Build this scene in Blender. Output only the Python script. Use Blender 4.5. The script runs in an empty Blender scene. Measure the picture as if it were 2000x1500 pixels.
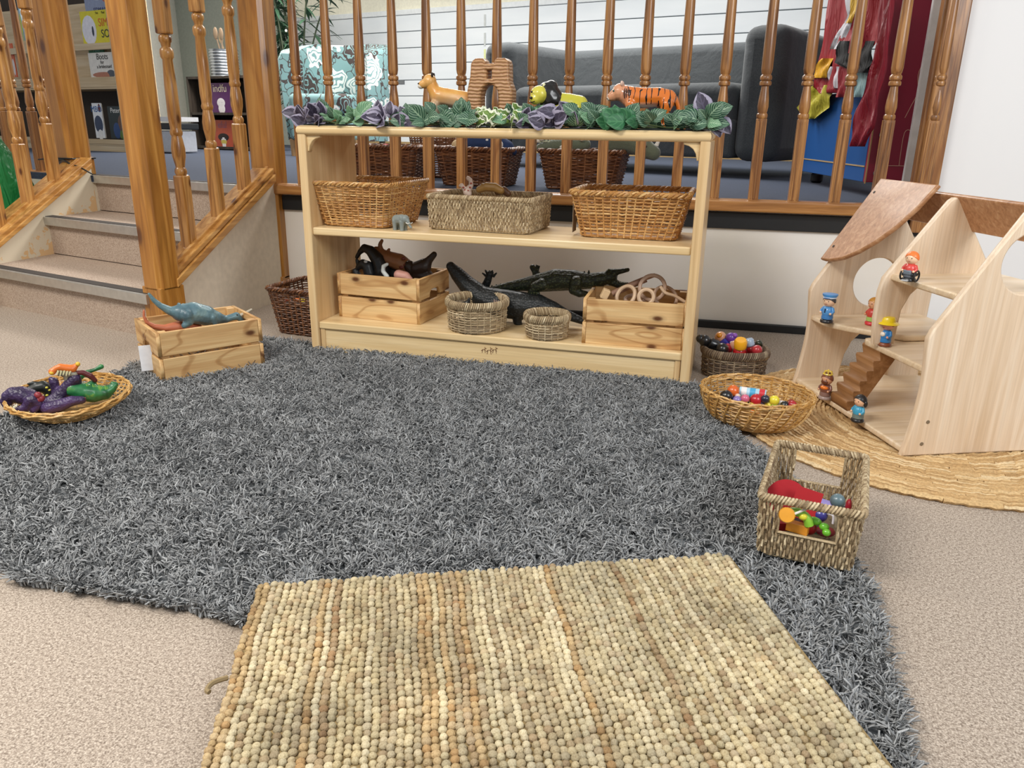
import bpy, bmesh, math, random
import numpy as np
from mathutils import Vector, Matrix, noise
random.seed(7); rng = np.random.default_rng(7)
PI = math.pi; rad = math.radians
S = bpy.context.scene; COL = S.collection

# ------------------------------------------------------------------ camera, world, lights, exposure
CP = Vector((1.3233, -2.2218, 0.7369)); YAW, PITCH, ROLL, F = .2721, .3235, .0144, 1500.0
fw = Vector((-math.sin(YAW)*math.cos(PITCH), math.cos(YAW)*math.cos(PITCH), -math.sin(PITCH)))
r0 = Vector((math.cos(YAW), math.sin(YAW), 0)); u0 = r0.cross(fw)
rt = math.cos(ROLL)*r0 + math.sin(ROLL)*u0; up = -math.sin(ROLL)*r0 + math.cos(ROLL)*u0
cd = bpy.data.cameras.new('camera'); cam = bpy.data.objects.new('camera', cd); COL.objects.link(cam)
cam.matrix_world = Matrix(((rt.x, up.x, -fw.x, CP.x), (rt.y, up.y, -fw.y, CP.y), (rt.z, up.z, -fw.z, CP.z), (0, 0, 0, 1)))
cd.sensor_width = 36; cd.lens = 27; cd.clip_start = .02; cd.clip_end = 60; S.camera = cam
W = bpy.data.worlds.new('world'); S.world = W; W.use_nodes = True
W.node_tree.nodes['Background'].inputs[0].default_value = (.93, .96, 1, 1); W.node_tree.nodes['Background'].inputs[1].default_value = .32
def area(name, loc, sx, sy, power, color=(1, .96, .9), tgt=None):
    l = bpy.data.lights.new(name, 'AREA'); l.shape = 'RECTANGLE'; l.size = sx; l.size_y = sy; l.energy = power; l.color = color
    o = bpy.data.objects.new(name, l); COL.objects.link(o); o.location = loc
    if tgt: o.rotation_euler = (Vector(tgt)-Vector(loc)).to_track_quat('-Z', 'Y').to_euler()
    return o
area('ceiling_light_main', (-.2, -2.4, 2.7), 1.6, .8, 98)
area('ceiling_light_left', (-2.4, -1.3, 2.7), 1.2, .6, 40, (1, .92, .8))
area('fill_light_right', (3.2, -2.0, 1.9), 1.4, 1.2, 44, (.96, .98, 1), (2.3, .8, .8))  # added fill lamp, aimed to brighten the white wall at right
area('ceiling_light_platform', (0, 2.9, 2.7), 2.2, .8, 118, (1, .97, .93))
area('ceiling_light_platform_left', (-2.8, 3.9, 2.6), 1.2, .8, 85, (1, .95, .88))
S.view_settings.view_transform = 'Standard'; S.view_settings.look = 'None'; S.view_settings.gamma = 1
S.view_settings.use_curve_mapping = False; S.view_settings.exposure = 0.22

# ------------------------------------------------------------------ helpers
def ray(px, py):
    return rt*((px-1000)/F) + up*((750-py)/F) + fw
def atY(px, py, Y):
    d = ray(px, py); return CP + d*((Y-CP.y)/d.y)
def atZ(px, py, z):
    d = ray(px, py); return CP + d*((z-CP.z)/d.z)

def srgb(h):
    if isinstance(h, str):
        h = [int(h[i:i+2], 16)/255 for i in (0, 2, 4)]
    return tuple((c/12.92 if c <= .04045 else ((c+.055)/1.055)**2.4) for c in h) + (1,)

class NT:
    def __init__(s, name):
        s.m = bpy.data.materials.new(name); s.m.use_nodes = True; s.t = s.m.node_tree
        s.b = s.t.nodes['Principled BSDF']
    def n(s, typ, **kw):
        x = s.t.nodes.new(typ)
        for k, v in kw.items():
            if k.startswith('i_'):
                k = k[2:]; x.inputs[int(k) if k.isdigit() else k.replace('_', ' ')].default_value = v
            else: setattr(x, k, v)
        return x
    def l(s, a, b): s.t.links.new(a, b)
    def math(s, op, a, b=None, c=None):
        x = s.n('ShaderNodeMath', operation=op)
        for i, v in enumerate((a, b, c)):
            if v is None: continue
            if isinstance(v, (int, float)): x.inputs[i].default_value = v
            else: s.l(v, x.inputs[i])
        return x.outputs[0]
    def ramp(s, fac, stops, interp='LINEAR'):
        x = s.n('ShaderNodeValToRGB'); x.color_ramp.interpolation = interp; e = x.color_ramp.elements
        while len(e) < len(stops): e.new(.5)
        for i, (p, c) in enumerate(stops):
            e[i].position = p; e[i].color = c if len(c) == 4 else tuple(c)+(1,)
        s.l(fac, x.inputs[0]); return x.outputs[0]
    def mix(s, fac, a, b, mode='MIX'):
        x = s.n('ShaderNodeMix', data_type='RGBA', blend_type=mode)
        for sock, v in ((x.inputs[0], fac), (x.inputs[6], a), (x.inputs[7], b)):
            if isinstance(v, (int, float)): sock.default_value = v
            elif isinstance(v, tuple): sock.default_value = v
            else: s.l(v, sock)
        return x.outputs[2]
    def coord(s, scale=(1, 1, 1), out='Object', rnd=False):
        tc = s.n('ShaderNodeTexCoord'); mp = s.n('ShaderNodeMapping'); mp.inputs['Scale'].default_value = scale
        s.l(tc.outputs[out], mp.inputs[0])
        if rnd:
            oi = s.n('ShaderNodeObjectInfo'); m = s.math('MULTIPLY', oi.outputs['Random'], 37.0)
            cx = s.n('ShaderNodeCombineXYZ'); s.l(m, cx.inputs[0]); s.l(m, cx.inputs[1]); s.l(m, cx.inputs[2]); s.l(cx.outputs[0], mp.inputs['Location'])
        return mp.outputs[0]
    def noise(s, vec, scale=5, detail=3, rough=.5, dist=0):
        x = s.n('ShaderNodeTexNoise'); x.inputs['Scale'].default_value = scale; x.inputs['Detail'].default_value = detail
        x.inputs['Roughness'].default_value = rough; x.inputs['Distortion'].default_value = dist; s.l(vec, x.inputs['Vector']); return x.outputs['Fac']
    def bump(s, h, strength=.3, dist=.01):
        x = s.n('ShaderNodeBump'); x.inputs['Strength'].default_value = strength; x.inputs['Distance'].default_value = dist
        s.l(h, x.inputs['Height']); s.l(x.outputs[0], s.b.inputs['Normal'])
    def fin(s, color=None, rough=None, metal=None, coat=None, sheen=None):
        if color is not None:
            if isinstance(color, tuple): s.b.inputs['Base Color'].default_value = color
            else: s.l(color, s.b.inputs['Base Color'])
        if rough is not None: s.b.inputs['Roughness'].default_value = rough
        if metal is not None: s.b.inputs['Metallic'].default_value = metal
        if coat is not None: s.b.inputs['Coat Weight'].default_value = coat; s.b.inputs['Coat Roughness'].default_value = .12
        if sheen is not None: s.b.inputs['Sheen Weight'].default_value = sheen
        return s.m

_pc = {}
def plain(hexc, rough=.5, metal=0, coat=0, var=.06):
    k = (hexc, rough, metal, coat)
    if k in _pc: return _pc[k]
    n = NT('paint_'+hexc); c = srgb(hexc)
    f = n.noise(n.coord(), 40, 2)
    lo = tuple(max(0, x*(1-var)) for x in c[:3]); hi = tuple(min(1, x*(1+var)) for x in c[:3])
    _pc[k] = n.fin(n.ramp(f, [(.3, lo), (.7, hi)]), rough, metal, coat); return _pc[k]

def wood(name, light, mid, dark, axis='Z', sc=1.0, rough=.4, coat=.0, knots=0, contrast=1.0, arcs=None):
    n = NT(name); a = 'XYZ'.index(axis)
    s = [22*sc]*3; s[a] = 1.3*sc
    v = n.coord(tuple(s), rnd=True)
    f = n.noise(v, 1.6, 4, .55, .8)
    c = n.ramp(f, [(.5-.2/contrast, srgb(dark)), (.5, srgb(mid)), (.5+.17/contrast, srgb(light))])
    if arcs:
        s4 = [arcs[0]]*3; s4[a] = arcs[1]
        f4 = n.noise(n.coord(tuple(s4), rnd=True), 1.0, 1, .4, .3)
        w4 = n.math('SINE', n.math('MULTIPLY', f4, arcs[2]))
        c = n.mix(arcs[3], c, n.ramp(w4, [(.0, (1, 1, 1)), (.72, (.96, .93, .9)), (.93, (.62, .45, .3)), (1, (.5, .34, .2))]), 'MULTIPLY')
    s2 = [160*sc]*3; s2[a] = 3*sc
    f2 = n.noise(n.coord(tuple(s2), rnd=True), 1.5, 2)
    c = n.mix(.22, c, n.ramp(f2, [(.3, (.45, .4, .35)), (.7, (1, 1, 1))]), 'MULTIPLY')
    if knots:
        sp = n.n('ShaderNodeSeparateXYZ'); n.l(n.coord((1, 1, 1), rnd=False), sp.inputs[0]); oi = n.n('ShaderNodeObjectInfo')
        o1 = [sp.outputs[i] for i in range(3) if i != a]
        u = n.math('MULTIPLY', n.math('ADD', o1[0], o1[1]), 13.0*knots); w = n.math('MULTIPLY', sp.outputs[a], 7.0*knots)
        cx = n.n('ShaderNodeCombineXYZ'); n.l(n.math('MULTIPLY_ADD', oi.outputs['Random'], 31.0, u), cx.inputs[0]); n.l(n.math('MULTIPLY_ADD', oi.outputs['Random'], 57.0, w), cx.inputs[1])
        vo = n.n('ShaderNodeTexVoronoi', feature='F1', voronoi_dimensions='2D'); vo.inputs['Scale'].default_value = 1.0; n.l(cx.outputs[0], vo.inputs['Vector'])
        c = n.mix(n.ramp(vo.outputs['Distance'], [(.04, (1, 1, 1)), (.07, (.75, .75, .75)), (.10, (.25, .25, .25)), (.17, (0, 0, 0))]), c, srgb('5d3413'))
    n.bump(f, .08, .004)
    return n.fin(c, rough, coat=coat)

def island(name, stops, rough=.6, bump=0, axis_noise=None, nscale=300):
    n = NT(name); g = n.n('ShaderNodeNewGeometry')
    c = n.ramp(g.outputs['Random Per Island'], [(p, srgb(h)) for p, h in stops])
    f = n.noise(n.coord(axis_noise or (1, 1, 1)), nscale, 2)
    c = n.mix(.55, c, n.ramp(f, [(.3, (.45, .42, .38)), (.65, (1, 1, 1))]), 'MULTIPLY')
    if bump: n.bump(f, bump, .002)
    return n.fin(c, rough)

class MB:
    """collects geometry for one mesh"""
    def __init__(s): s.v = []; s.f = []; s.uv = None
    def add(s, vs, fs, M=None):
        o = len(s.v)
        s.v += [tuple(M @ Vector(p)) if M is not None else tuple(p) for p in vs]
        s.f += [tuple(i+o for i in f) for f in fs]
    def box(s, c, d, rz=0, M=None):
        x, y, z = d[0]/2, d[1]/2, d[2]/2
        vs = [(i*x, j*y, k*z) for i in (-1, 1) for j in (-1, 1) for k in (-1, 1)]
        fs = [(0, 1, 3, 2), (4, 6, 7, 5), (0, 4, 5, 1), (2, 3, 7, 6), (0, 2, 6, 4), (1, 5, 7, 3)]
        T = Matrix.Translation(c) @ Matrix.Rotation(rz, 4, 'Z')
        s.add(vs, fs, (M @ T) if M is not None else T); return s
    def box2(s, a, b): return s.box([(a[i]+b[i])/2 for i in range(3)], [abs(b[i]-a[i]) for i in range(3)])
    def tube(s, pts, r, n=8, closed=False, cap=True, flat=None):
        pts = [Vector(p) for p in pts]; N = len(pts)
        rr = r if isinstance(r, (list, tuple)) else [r]*N
        o = len(s.v); prev = None
        for i, p in enumerate(pts):
            if closed: t = pts[(i+1) % N]-pts[i-1]
            else: t = pts[min(i+1, N-1)]-pts[max(i-1, 0)]
            if t.length < 1e-9: t = Vector((0, 0, 1))
            t.normalize()
            if prev is None:
                q = Vector((0, 0, 1)) if abs(t.z) < .9 else Vector((1, 0, 0))
                prev = t.cross(q).normalized()
            x = (prev - t*prev.dot(t))
            x = x.normalized() if x.length > 1e-6 else t.orthogonal().normalized()
            prev = x; y = t.cross(x)
            for k in range(n):
                a = 2*PI*k/n; s.v.append(tuple(p + (x*math.cos(a)+y*math.sin(a))*rr[i]))
        M = N if closed else N-1
        for i in range(M):
            for k in range(n):
                a, b = o+i*n, o+((i+1) % N)*n
                s.f.append((a+k, a+(k+1) % n, b+(k+1) % n, b+k))
        if cap and not closed:
            s.f.append(tuple(o+k for k in reversed(range(n)))); s.f.append(tuple(o+(N-1)*n+k for k in range(n)))
        return s
    def lathe(s, prof, n=20, c=(0, 0, 0), M=None, sq=0):
        vs = []; fs = []
        for (r, z) in prof:
            for k in range(n):
                a = 2*PI*k/n; vs.append((c[0]+r*math.cos(a), c[1]+r*math.sin(a), c[2]+z))
        for i in range(len(prof)-1):
            for k in range(n):
                fs.append((i*n+k, i*n+(k+1) % n, (i+1)*n+(k+1) % n, (i+1)*n+k))
        fs.append(tuple(reversed(range(n)))); fs.append(tuple((len(prof)-1)*n+k for k in range(n)))
        s.add(vs, fs, M); return s
    def ell(s, c, r, n=14, m=8, M=None):
        if isinstance(r, (int, float)): r = (r, r, r)
        vs = [(0, 0, -1)]; fs = []
        for i in range(1, m):
            ph = -PI/2+PI*i/m
            for k in range(n):
                a = 2*PI*k/n; vs.append((math.cos(ph)*math.cos(a), math.cos(ph)*math.sin(a), math.sin(ph)))
        vs.append((0, 0, 1)); L = len(vs)-1
        for k in range(n):
            fs.append((0, 1+(k+1) % n, 1+k))
            for i in range(m-2):
                a, b = 1+i*n, 1+(i+1)*n; fs.append((a+k, a+(k+1) % n, b+(k+1) % n, b+k))
            a = 1+(m-2)*n; fs.append((a+k, a+(k+1) % n, L))
        T = Matrix.Translation(c) @ (M.to_4x4() if M is not None else Matrix.Identity(4)) @ Matrix.Diagonal((*r, 1))
        s.add(vs, fs, T); return s
    def limb(s, pts, rs, n=10):
        """chain of balls and cones, meant for remeshing into one skin"""
        for i, p in enumerate(pts):
            s.ell(p, rs[i], n, 7)
            if i: s.tube([pts[i-1], p], [rs[i-1], rs[i]], n)
        return s
    def mesh(s, name):
        me = bpy.data.meshes.new(name); me.from_pydata(s.v, [], s.f); me.update(); return me
    def build(s, name, mat, parent=None, smooth=True, bevel=0, remesh=0, sm=4, loc=None, rot=None, seg=2, autosm=40, uv=None):
        me = s.mesh(name)
        if uv is not None:
            l = me.uv_layers.new(name='UVMap'); idx = [0]*len(me.loops); me.loops.foreach_get('vertex_index', idx)
            l.data.foreach_set('uv', [c for i in idx for c in uv[i]])
        return finish(name, me, mat, parent, smooth, bevel, remesh, sm, loc, rot, seg, autosm)

def finish(name, me, mat, parent=None, smooth=True, bevel=0, remesh=0, sm=4, loc=None, rot=None, seg=2, autosm=40):
    me.materials.append(mat)
    o = bpy.data.objects.new(name, me); COL.objects.link(o)
    if parent is not None: o.parent = parent
    if loc is not None: o.location = loc
    if rot is not None: o.rotation_euler = rot
    if smooth: me.polygons.foreach_set('use_smooth', [True]*len(me.polygons))
    if bevel:
        b = o.modifiers.new('bevel', 'BEVEL'); b.width = bevel; b.segments = seg; b.limit_method = 'ANGLE'; b.angle_limit = rad(35); b.harden_normals = False
    if remesh:
        r = o.modifiers.new('remesh', 'REMESH'); r.mode = 'VOXEL'; r.voxel_size = remesh; r.use_smooth_shade = True
        q = o.modifiers.new('smooth', 'SMOOTH'); q.factor = .6; q.iterations = sm
    elif smooth and autosm:
        try: me.set_sharp_from_angle(angle=rad(autosm))
        except Exception: pass
    return o

def slab(outline, holes=(), thick=.02, bev=.003, M=None, res=2):
    """filled 2D outline with holes, given real thickness; returns a mesh in local XY (Z thickness, centred)"""
    cu = bpy.data.curves.new('outline', 'CURVE'); cu.dimensions = '2D'; cu.fill_mode = 'BOTH'; cu.extrude = max(thick/2-bev, 0); cu.bevel_depth = bev; cu.bevel_resolution = 1; cu.offset = -bev
    for pts in [outline]+list(holes):
        sp = cu.splines.new('POLY'); sp.points.add(len(pts)-1); sp.use_cyclic_u = True
        for i, p in enumerate(pts): sp.points[i].co = (p[0], p[1], 0, 1)
    o = bpy.data.objects.new('outline', cu); COL.objects.link(o)
    dg = bpy.context.evaluated_depsgraph_get(); me = bpy.data.meshes.new_from_object(o.evaluated_get(dg))
    bpy.data.objects.remove(o); bpy.data.curves.remove(cu)
    if M is not None: me.transform(M)
    return me

def letters(body, size, mat, parent, M, name='lettering', ext=.0006, align='LEFT', shear=0, off=0):
    cu = bpy.data.curves.new('letters', 'FONT'); cu.body = body; cu.size = size; cu.extrude = ext; cu.align_x = align; cu.shear = shear; cu.offset = off
    o = bpy.data.objects.new('letters', cu); COL.objects.link(o)
    dg = bpy.context.evaluated_depsgraph_get(); me = bpy.data.meshes.new_from_object(o.evaluated_get(dg))
    bpy.data.objects.remove(o); bpy.data.curves.remove(cu); me.transform(M)
    me.materials.clear()
    return finish(name, me, mat, parent, smooth=False)

def tag(o, label=None, cat=None, group=None, kind=None):
    if label: o['label'] = label
    if cat: o['category'] = cat
    if group: o['group'] = group
    if kind: o['kind'] = kind
    return o
def thing(name, label, cat, loc=(0, 0, 0), rz=0, group=None):
    o = bpy.data.objects.new(name, None); COL.objects.link(o); o.empty_display_size = .05
    o.location = loc; o.rotation_euler = (0, 0, rz); tag(o, label, cat, group); return o
def copy_tree(o, parent=None):
    c = o.copy(); COL.objects.link(c); c.parent = parent
    for ch in list(o.children): copy_tree(ch, c)
    return c
XZ = Matrix(((1, 0, 0, 0), (0, 0, -1, 0), (0, 1, 0, 0), (0, 0, 0, 1)))   # slab XY -> local XZ, thickness along Y

def smooth_path(pts, k=6, closed=False):
    P = [Vector(p) if len(p) == 3 else Vector((p[0], p[1], 0)) for p in pts]; out = []; N = len(P)
    for i in range(N if closed else N-1):
        p0 = P[(i-1) % N] if closed or i > 0 else P[i]; p1 = P[i]; p2 = P[(i+1) % N]; p3 = P[(i+2) % N] if closed or i+2 < N else P[i+1]
        for j in range(k):
            t = j/k; out.append(.5*((2*p1)+(-p0+p2)*t+(2*p0-5*p1+4*p2-p3)*t*t+(-p0+3*p1-3*p2+p3)*t**3))
    if not closed: out.append(P[-1])
    return out

# ------------------------------------------------------------------ materials
PINE = wood('pine_varnished', 'c48e46', 'b07832', '8f5e24', 'Z', 1, .32, .25, knots=.36, arcs=(7, .7, 40, .35))
PINE_X = wood('pine_rail_x', 'bd8a50', 'a5713c', '875829', 'X', 1, .35, .2)
PINE_Y = wood('pine_string_y', 'dfae68', 'c8924c', 'a97232', 'Y', 1, .35, .25, knots=.5, arcs=(12, 1.2, 30, .4))
SPIN = wood('pine_spindle', 'bb8850', 'a07040', '7a5230', 'Z', 1.6, .34, .25, contrast=1.4, arcs=(20, 1.2, 34, .6))
SPIN2 = wood('pine_stair_spindle', 'd2a05e', 'bb8646', '966630', 'Z', 1.6, .32, .3, knots=.8, contrast=1.3, arcs=(20, 1.2, 34, .45))
MAPLE = wood('maple_shelf', 'efd8ac', 'e6ca98', 'd8b884', 'X', .8, .35, .12, contrast=.8)
MAPLE_Z = wood('maple_panel', 'ead0a2', 'dfbf8e', 'cfab78', 'Z', .8, .35, .12, contrast=.8)
BIRCH = wood('birch_plywood', 'f2dfc6', 'e9d1b4', 'dcc09e', 'Z', 1.0, .42, .05, contrast=.9)
BIRCH_X = wood('birch_floor', 'f2dfc6', 'e9d2b0', 'dcc19c', 'X', 1.0, .42, .05, contrast=.9)
ROOFW = wood('stained_roof', 'c59a74', 'b5845c', '9c6c46', 'X', 2.2, .4, .1)
STEPW = wood('stained_steps', 'b28356', '9d6f43', '82572f', 'Y', 1.4, .5)
CRATEW = wood('crate_pine', 'e8c892', 'dbb47d', 'c89c66', 'X', 1.2, .55, knots=.8, arcs=(9, 3.2, 42, .55))
CRATEY = wood('crate_pine_ends', 'e2bf88', 'd3aa72', 'bd905a', 'Y', 1.2, .55, knots=.7, arcs=(9, 3.2, 42, .5))
BWALL = NT('painted_wall'); _f = BWALL.noise(BWALL.coord(), 2.2, 4); BWALL.bump(BWALL.noise(BWALL.coord(), 120, 3), .05, .002)
BWALL = BWALL.fin(BWALL.ramp(_f, [(.3, srgb('e2dccf')), (.55, srgb('e9e4dc')), (.75, srgb('ecebe8'))]), .6)
WHITEW = NT('white_wall'); WHITEW.bump(WHITEW.noise(WHITEW.coord(), 120, 3), .05, .002); WHITEW = WHITEW.fin(srgb('efefef'), .6)
CREAMW = plain('e3dccb', .7); GREYW = plain('a9aea4', .7)
BLACKP = plain('15181b', .45)
STRINGW = NT('flaking_cream_paint'); _v = STRINGW.coord()
_g = STRINGW.n('ShaderNodeNewGeometry')
_n1 = STRINGW.noise(_v, 14, 5, .65)
_sz = STRINGW.n('ShaderNodeSeparateXYZ'); STRINGW.l(_v, _sz.inputs[0])
_d = STRINGW.math('MULTIPLY_ADD', _sz.outputs[1], -.5, .0)
_hh = STRINGW.math('ADD', _sz.outputs[2], _d)
_m = STRINGW.math('LESS_THAN', STRINGW.math('MULTIPLY_ADD', _n1, .5, _hh), .195)
STRINGW = STRINGW.fin(STRINGW.mix(_m, srgb('ddd2ba'), srgb('e0bc8b')), .65)

def speckle(name, a, b, c, sc=420, rough=.75, big=('f', .1)):
    n = NT(name); v = n.coord()
    f = n.noise(v, sc, 2, .6); f2 = n.noise(v, sc*.45, 2)
    col = n.ramp(f, [(.36, srgb(a)), (.5, srgb(b)), (.62, srgb(c))])
    col = n.mix(.35, col, n.ramp(f2, [(.35, srgb(a)), (.6, srgb(c))]))
    f3 = n.noise(v, 3, 3); col = n.mix(.25, col, n.ramp(f3, [(.3, (.78, .76, .74)), (.7, (1, 1, 1))]), 'MULTIPLY')
    n.bump(f, .25, .001); return n.fin(col, rough)
FLOOR = speckle('speckled_vinyl', '6c5e52', '9b8b7b', 'ccbfb0', 400)
RISER = speckle('speckled_riser', '86705f', 'aa9583', 'c9b8a7', 430)
BLUEC = speckle('blue_carpet', '272e3c', '333c4e', '404a5e', 300, .95)
ALU = plain('c4c2bc', .35, .75)

# ------------------------------------------------------------------ the setting
PZ = .49
def ry(x): return .76+.03*x
def struct(name, o): o.name = name; o['kind'] = 'structure'; return o
m = MB(); m.box2((-4.5, -3.6, -.05), (4.0, 2.2, 0)); struct('floor', m.build('floor', FLOOR, smooth=False))

def poly_prism(poly, z0, z1):
    m = MB(); n = len(poly)
    m.v = [(x, y, z0) for x, y in poly]+[(x, y, z1) for x, y in poly]
    m.f = [tuple(reversed(range(n))), tuple(range(n, 2*n))]+[(i, (i+1) % n, n+(i+1) % n, n+i) for i in range(n)]
    return m
# far wall line (Y = 5.4 - .25 X), left wall
def fy(x): return 5.4-.25*x
plat = [(-.64, ry(-.64)+.02), (2.0, ry(2)+.06), (3.6, ry(3.6)+.06), (3.6, fy(3.6)), (-6.0, fy(-6.0)), (-6.0, 1.9), (-1.80, .86), (-1.60, .86), (-.72, .69)]
struct('platform_floor', poly_prism(plat, PZ-.03, PZ).build('floor', BLUEC, smooth=False)).name = 'floor_platform'

# low wall under the balustrade, with black band and baseboard
def along(x0, x1, y_off, th, z0, z1):
    return poly_prism([(x0, ry(x0)+y_off), (x1, ry(x1)+y_off), (x1, ry(x1)+y_off+th), (x0, ry(x0)+y_off+th)], z0, z1)
struct('wall_front', along(-.56, 2.0, .02, .05, 0, PZ-.032).build('w', BWALL, smooth=False))
struct('trim_1', along(-.54, 1.995, .006, .012, PZ-.105, PZ-.045).build('t', BLACKP, smooth=False, bevel=.002))
struct('baseboard_front', along(-.54, 3.5, .0, .018, 0, .03).build('b', BLACKP, smooth=False, bevel=.003))
struct('wall_right', along(2.0, 3.6, .02, .12, 0, 2.9).build('w', WHITEW, smooth=False))
struct('wall_back', poly_prism([(-6, fy(-6)), (3.6, fy(3.6)), (3.6, fy(3.6)+.1), (-6, fy(-6)+.1)], PZ-.03, 2.9).build('w', plain('dcd9c6', .7), smooth=False))

# ---- stairs (three risers, nosing strips)
SA = math.atan(-.243); H1 = PZ/3
e = Vector((math.cos(SA), math.sin(SA), 0)); nrm = Vector((-e.y, e.x, 0))
def sline(y0, x): return y0 - .243*(x+.65)
ys = [-.005, .34, .65]
xl, xr = -1.63, -.603
st = thing('staircase', 'three speckled vinyl steps with grey metal nosings rising to the blue carpeted platform', 'stairs', (0, 0, 0))
for k in range(3):
    xa = xl
    nxt = ys[k+1]+.03 if k < 2 else .80
    for (nm, dz) in (('step', 0),):
        P = [(xa, sline(ys[k], xa)), (xr, sline(ys[k], xr)), (xr, sline(nxt, xr)), (xa, sline(nxt, xa))]
        if k < 2: poly_prism(P, 0 if k == 0 else H1*k, H1*(k+1)-.004).build('step', RISER if k < 9 else FLOOR, st, smooth=False)
        else: poly_prism(P, H1*2, PZ-.032).build('step', RISER, st, smooth=False)
    o1 = -.024
    P = [(xa, sline(ys[k]+o1, xa)), (xr-.01, sline(ys[k]+o1, xr-.01)), (xr-.01, sline(ys[k]+.002, xr-.01)), (xa, sline(ys[k]+.002, xa))]
    zt = H1*(k+1)+.001
    nz = poly_prism(P, zt-.036, zt).build('nosing', ALU, st, smooth=False, bevel=.002)
    P = [(xa, sline(ys[k]-.012, xa)), (xr-.01, sline(ys[k]-.012, xr-.01)), (xr-.01, sline(ys[k]+.03, xr-.01)), (xa, sline(ys[k]+.03, xa))]
    poly_prism(P, zt-.002, zt+.002).build('grip_strip', plain('3a3430', .8), nz, smooth=False)

# ---- strings beside the stairs
def sloped(name, x0, x1, ya, za, yb, zb, h, mat, parent=None, bev=.004, bottom=None):
    m = MB()
    vs = []
    for x in (x0, x1):
        for (y, z) in ((ya, za), (yb, zb)):
            vs += [(x, y, (z-h) if bottom is None else bottom), (x, y, z)]
    m.v = vs; m.f = [(0, 1, 3, 2), (4, 6, 7, 5), (0, 4, 5, 1), (2, 3, 7, 6), (1, 5, 7, 3), (0, 2, 6, 4)]
    return m.build(name, mat, parent, smooth=False, bevel=bev)
# right string: cream triangle wall + pine cap
rsx = (-.625, -.535)
struct('wall_stair_right', sloped('w', -.60, -.55, .02, .20, .74, .53, 0, plain('dcd0bc', .65), None, 0, 0))
rs = thing('stair_rail_base', 'sloping pine base rail on the low cream wall right of the steps', 'rail', (0, 0, 0))
sloped('cap', -.635, -.535, .03, .238, .70, .56, .022, PINE_Y, rs)
sloped('moulding', -.56, -.528, .03, .213, .70, .535, .03, PINE_Y, rs, .003)
sloped('fillet', -.568, -.553, .03, .25, .69, .567, .014, PINE_Y, rs, .002)
# left string
ls = thing('stair_rail_base', 'sloping pine base rail on the flaking cream wall left of the steps', 'rail', (0, 0, 0))
sl = (.566-.279)/(.859-.318)
def lz(y): return .566+(y-.859)*sl
struct('wall_stair_left', sloped('w', -1.72, -1.628, -.16, lz(-.16)-.01, .87, lz(.87)-.012, 0, STRINGW, None, 0, -.02))
struct('trim_2', MB().box2((-1.72, .868, .30), (-1.629, .91, PZ-.004)).build('t', plain('ddd2ba', .65), smooth=False))
sloped('cap', -1.75, -1.615, -.3, lz(-.3), .87, lz(.87), .028, PINE_Y, ls)
sloped('fillet', -1.675, -1.655, -.3, lz(-.3)+.012, .84, lz(.84)+.012, .014, PINE_Y, ls, .002)
sloped('moulding', -1.635, -1.608, -.3, lz(-.3)-.02, .86, lz(.86)-.02, .022, PINE_Y, ls, .003)

# ---- newel posts
def newel(x, y, z0, z1, a, rz, label, stop=None):
    t = thing('newel_post', label, 'post', (x, y, z0), rz)
    c = a*.16; h = a/2
    pr = [(-h+c, -h), (h-c, -h), (h, -h+c), (h, h-c), (h-c, h), (-h+c, h), (-h, h-c), (-h, -h+c)]
    hz = stop or .12
    m = MB(); m.box((0, 0, hz/2), (a, a, hz)); m.build('foot_block', PINE, t, smooth=False, bevel=.003)
    o = poly_prism(pr, hz-.01, z1-z0).build('shaft', PINE, t, smooth=False, bevel=.002)
    return t
newel(-.585, .02, 0, 2.3, .097, SA, 'thick varnished pine newel post at the foot of the steps behind the dinosaur crate', .19)
newel(-.60, .765, 0, 2.3, .118, 0, 'thick pine newel post where the steps meet the balustrade, with a big oval knot', .0001+.1)
n3 = newel(-1.735, .89, PZ, 2.5, .12, SA, 'thick knotty pine newel post left of the steps, cable ties round its foot', .08)

# ---- spindles
def spindle_mesh_parts(kind):
    if kind == 'rail':       # square foot .0-.28, ring, vase, double ring, long tapered shaft
        a = .036
        prof = [(.0165, .281), (.0185, .284), (.0195, .290), (.0185, .297), (.015, .300), (.0165, .306), (.019, .322), (.0175, .345), (.0135, .378), (.0125, .388),
                (.0195, .392), (.0205, .398), (.0195, .404), (.0155, .407), (.0195, .410), (.0205, .416), (.0195, .422), (.0150, .427), (.0175, .434), (.0195, .447), (.0190, .53), (.0165, .66), (.0125, .80), (.0105, .95)]
        return a, .281, prof, .95
    a = .043
    prof = [(.016, .238), (.0195, .243), (.021, .252), (.0195, .260), (.0155, .266), (.0165, .274), (.0225, .305), (.0235, .33), (.019, .362), (.017, .372),
            (.0205, .378), (.0215, .386), (.019, .394), (.0185, .40), (.0215, .43), (.0205, .54), (.0165, .62), (.0215, .628), (.023, .641), (.0215, .652), (.0145, .660), (.0165, .672), (.0205, .678), (.0215, .686), (.020, .694), (.0145, .699)]
    return a, .24, prof, .70
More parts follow.
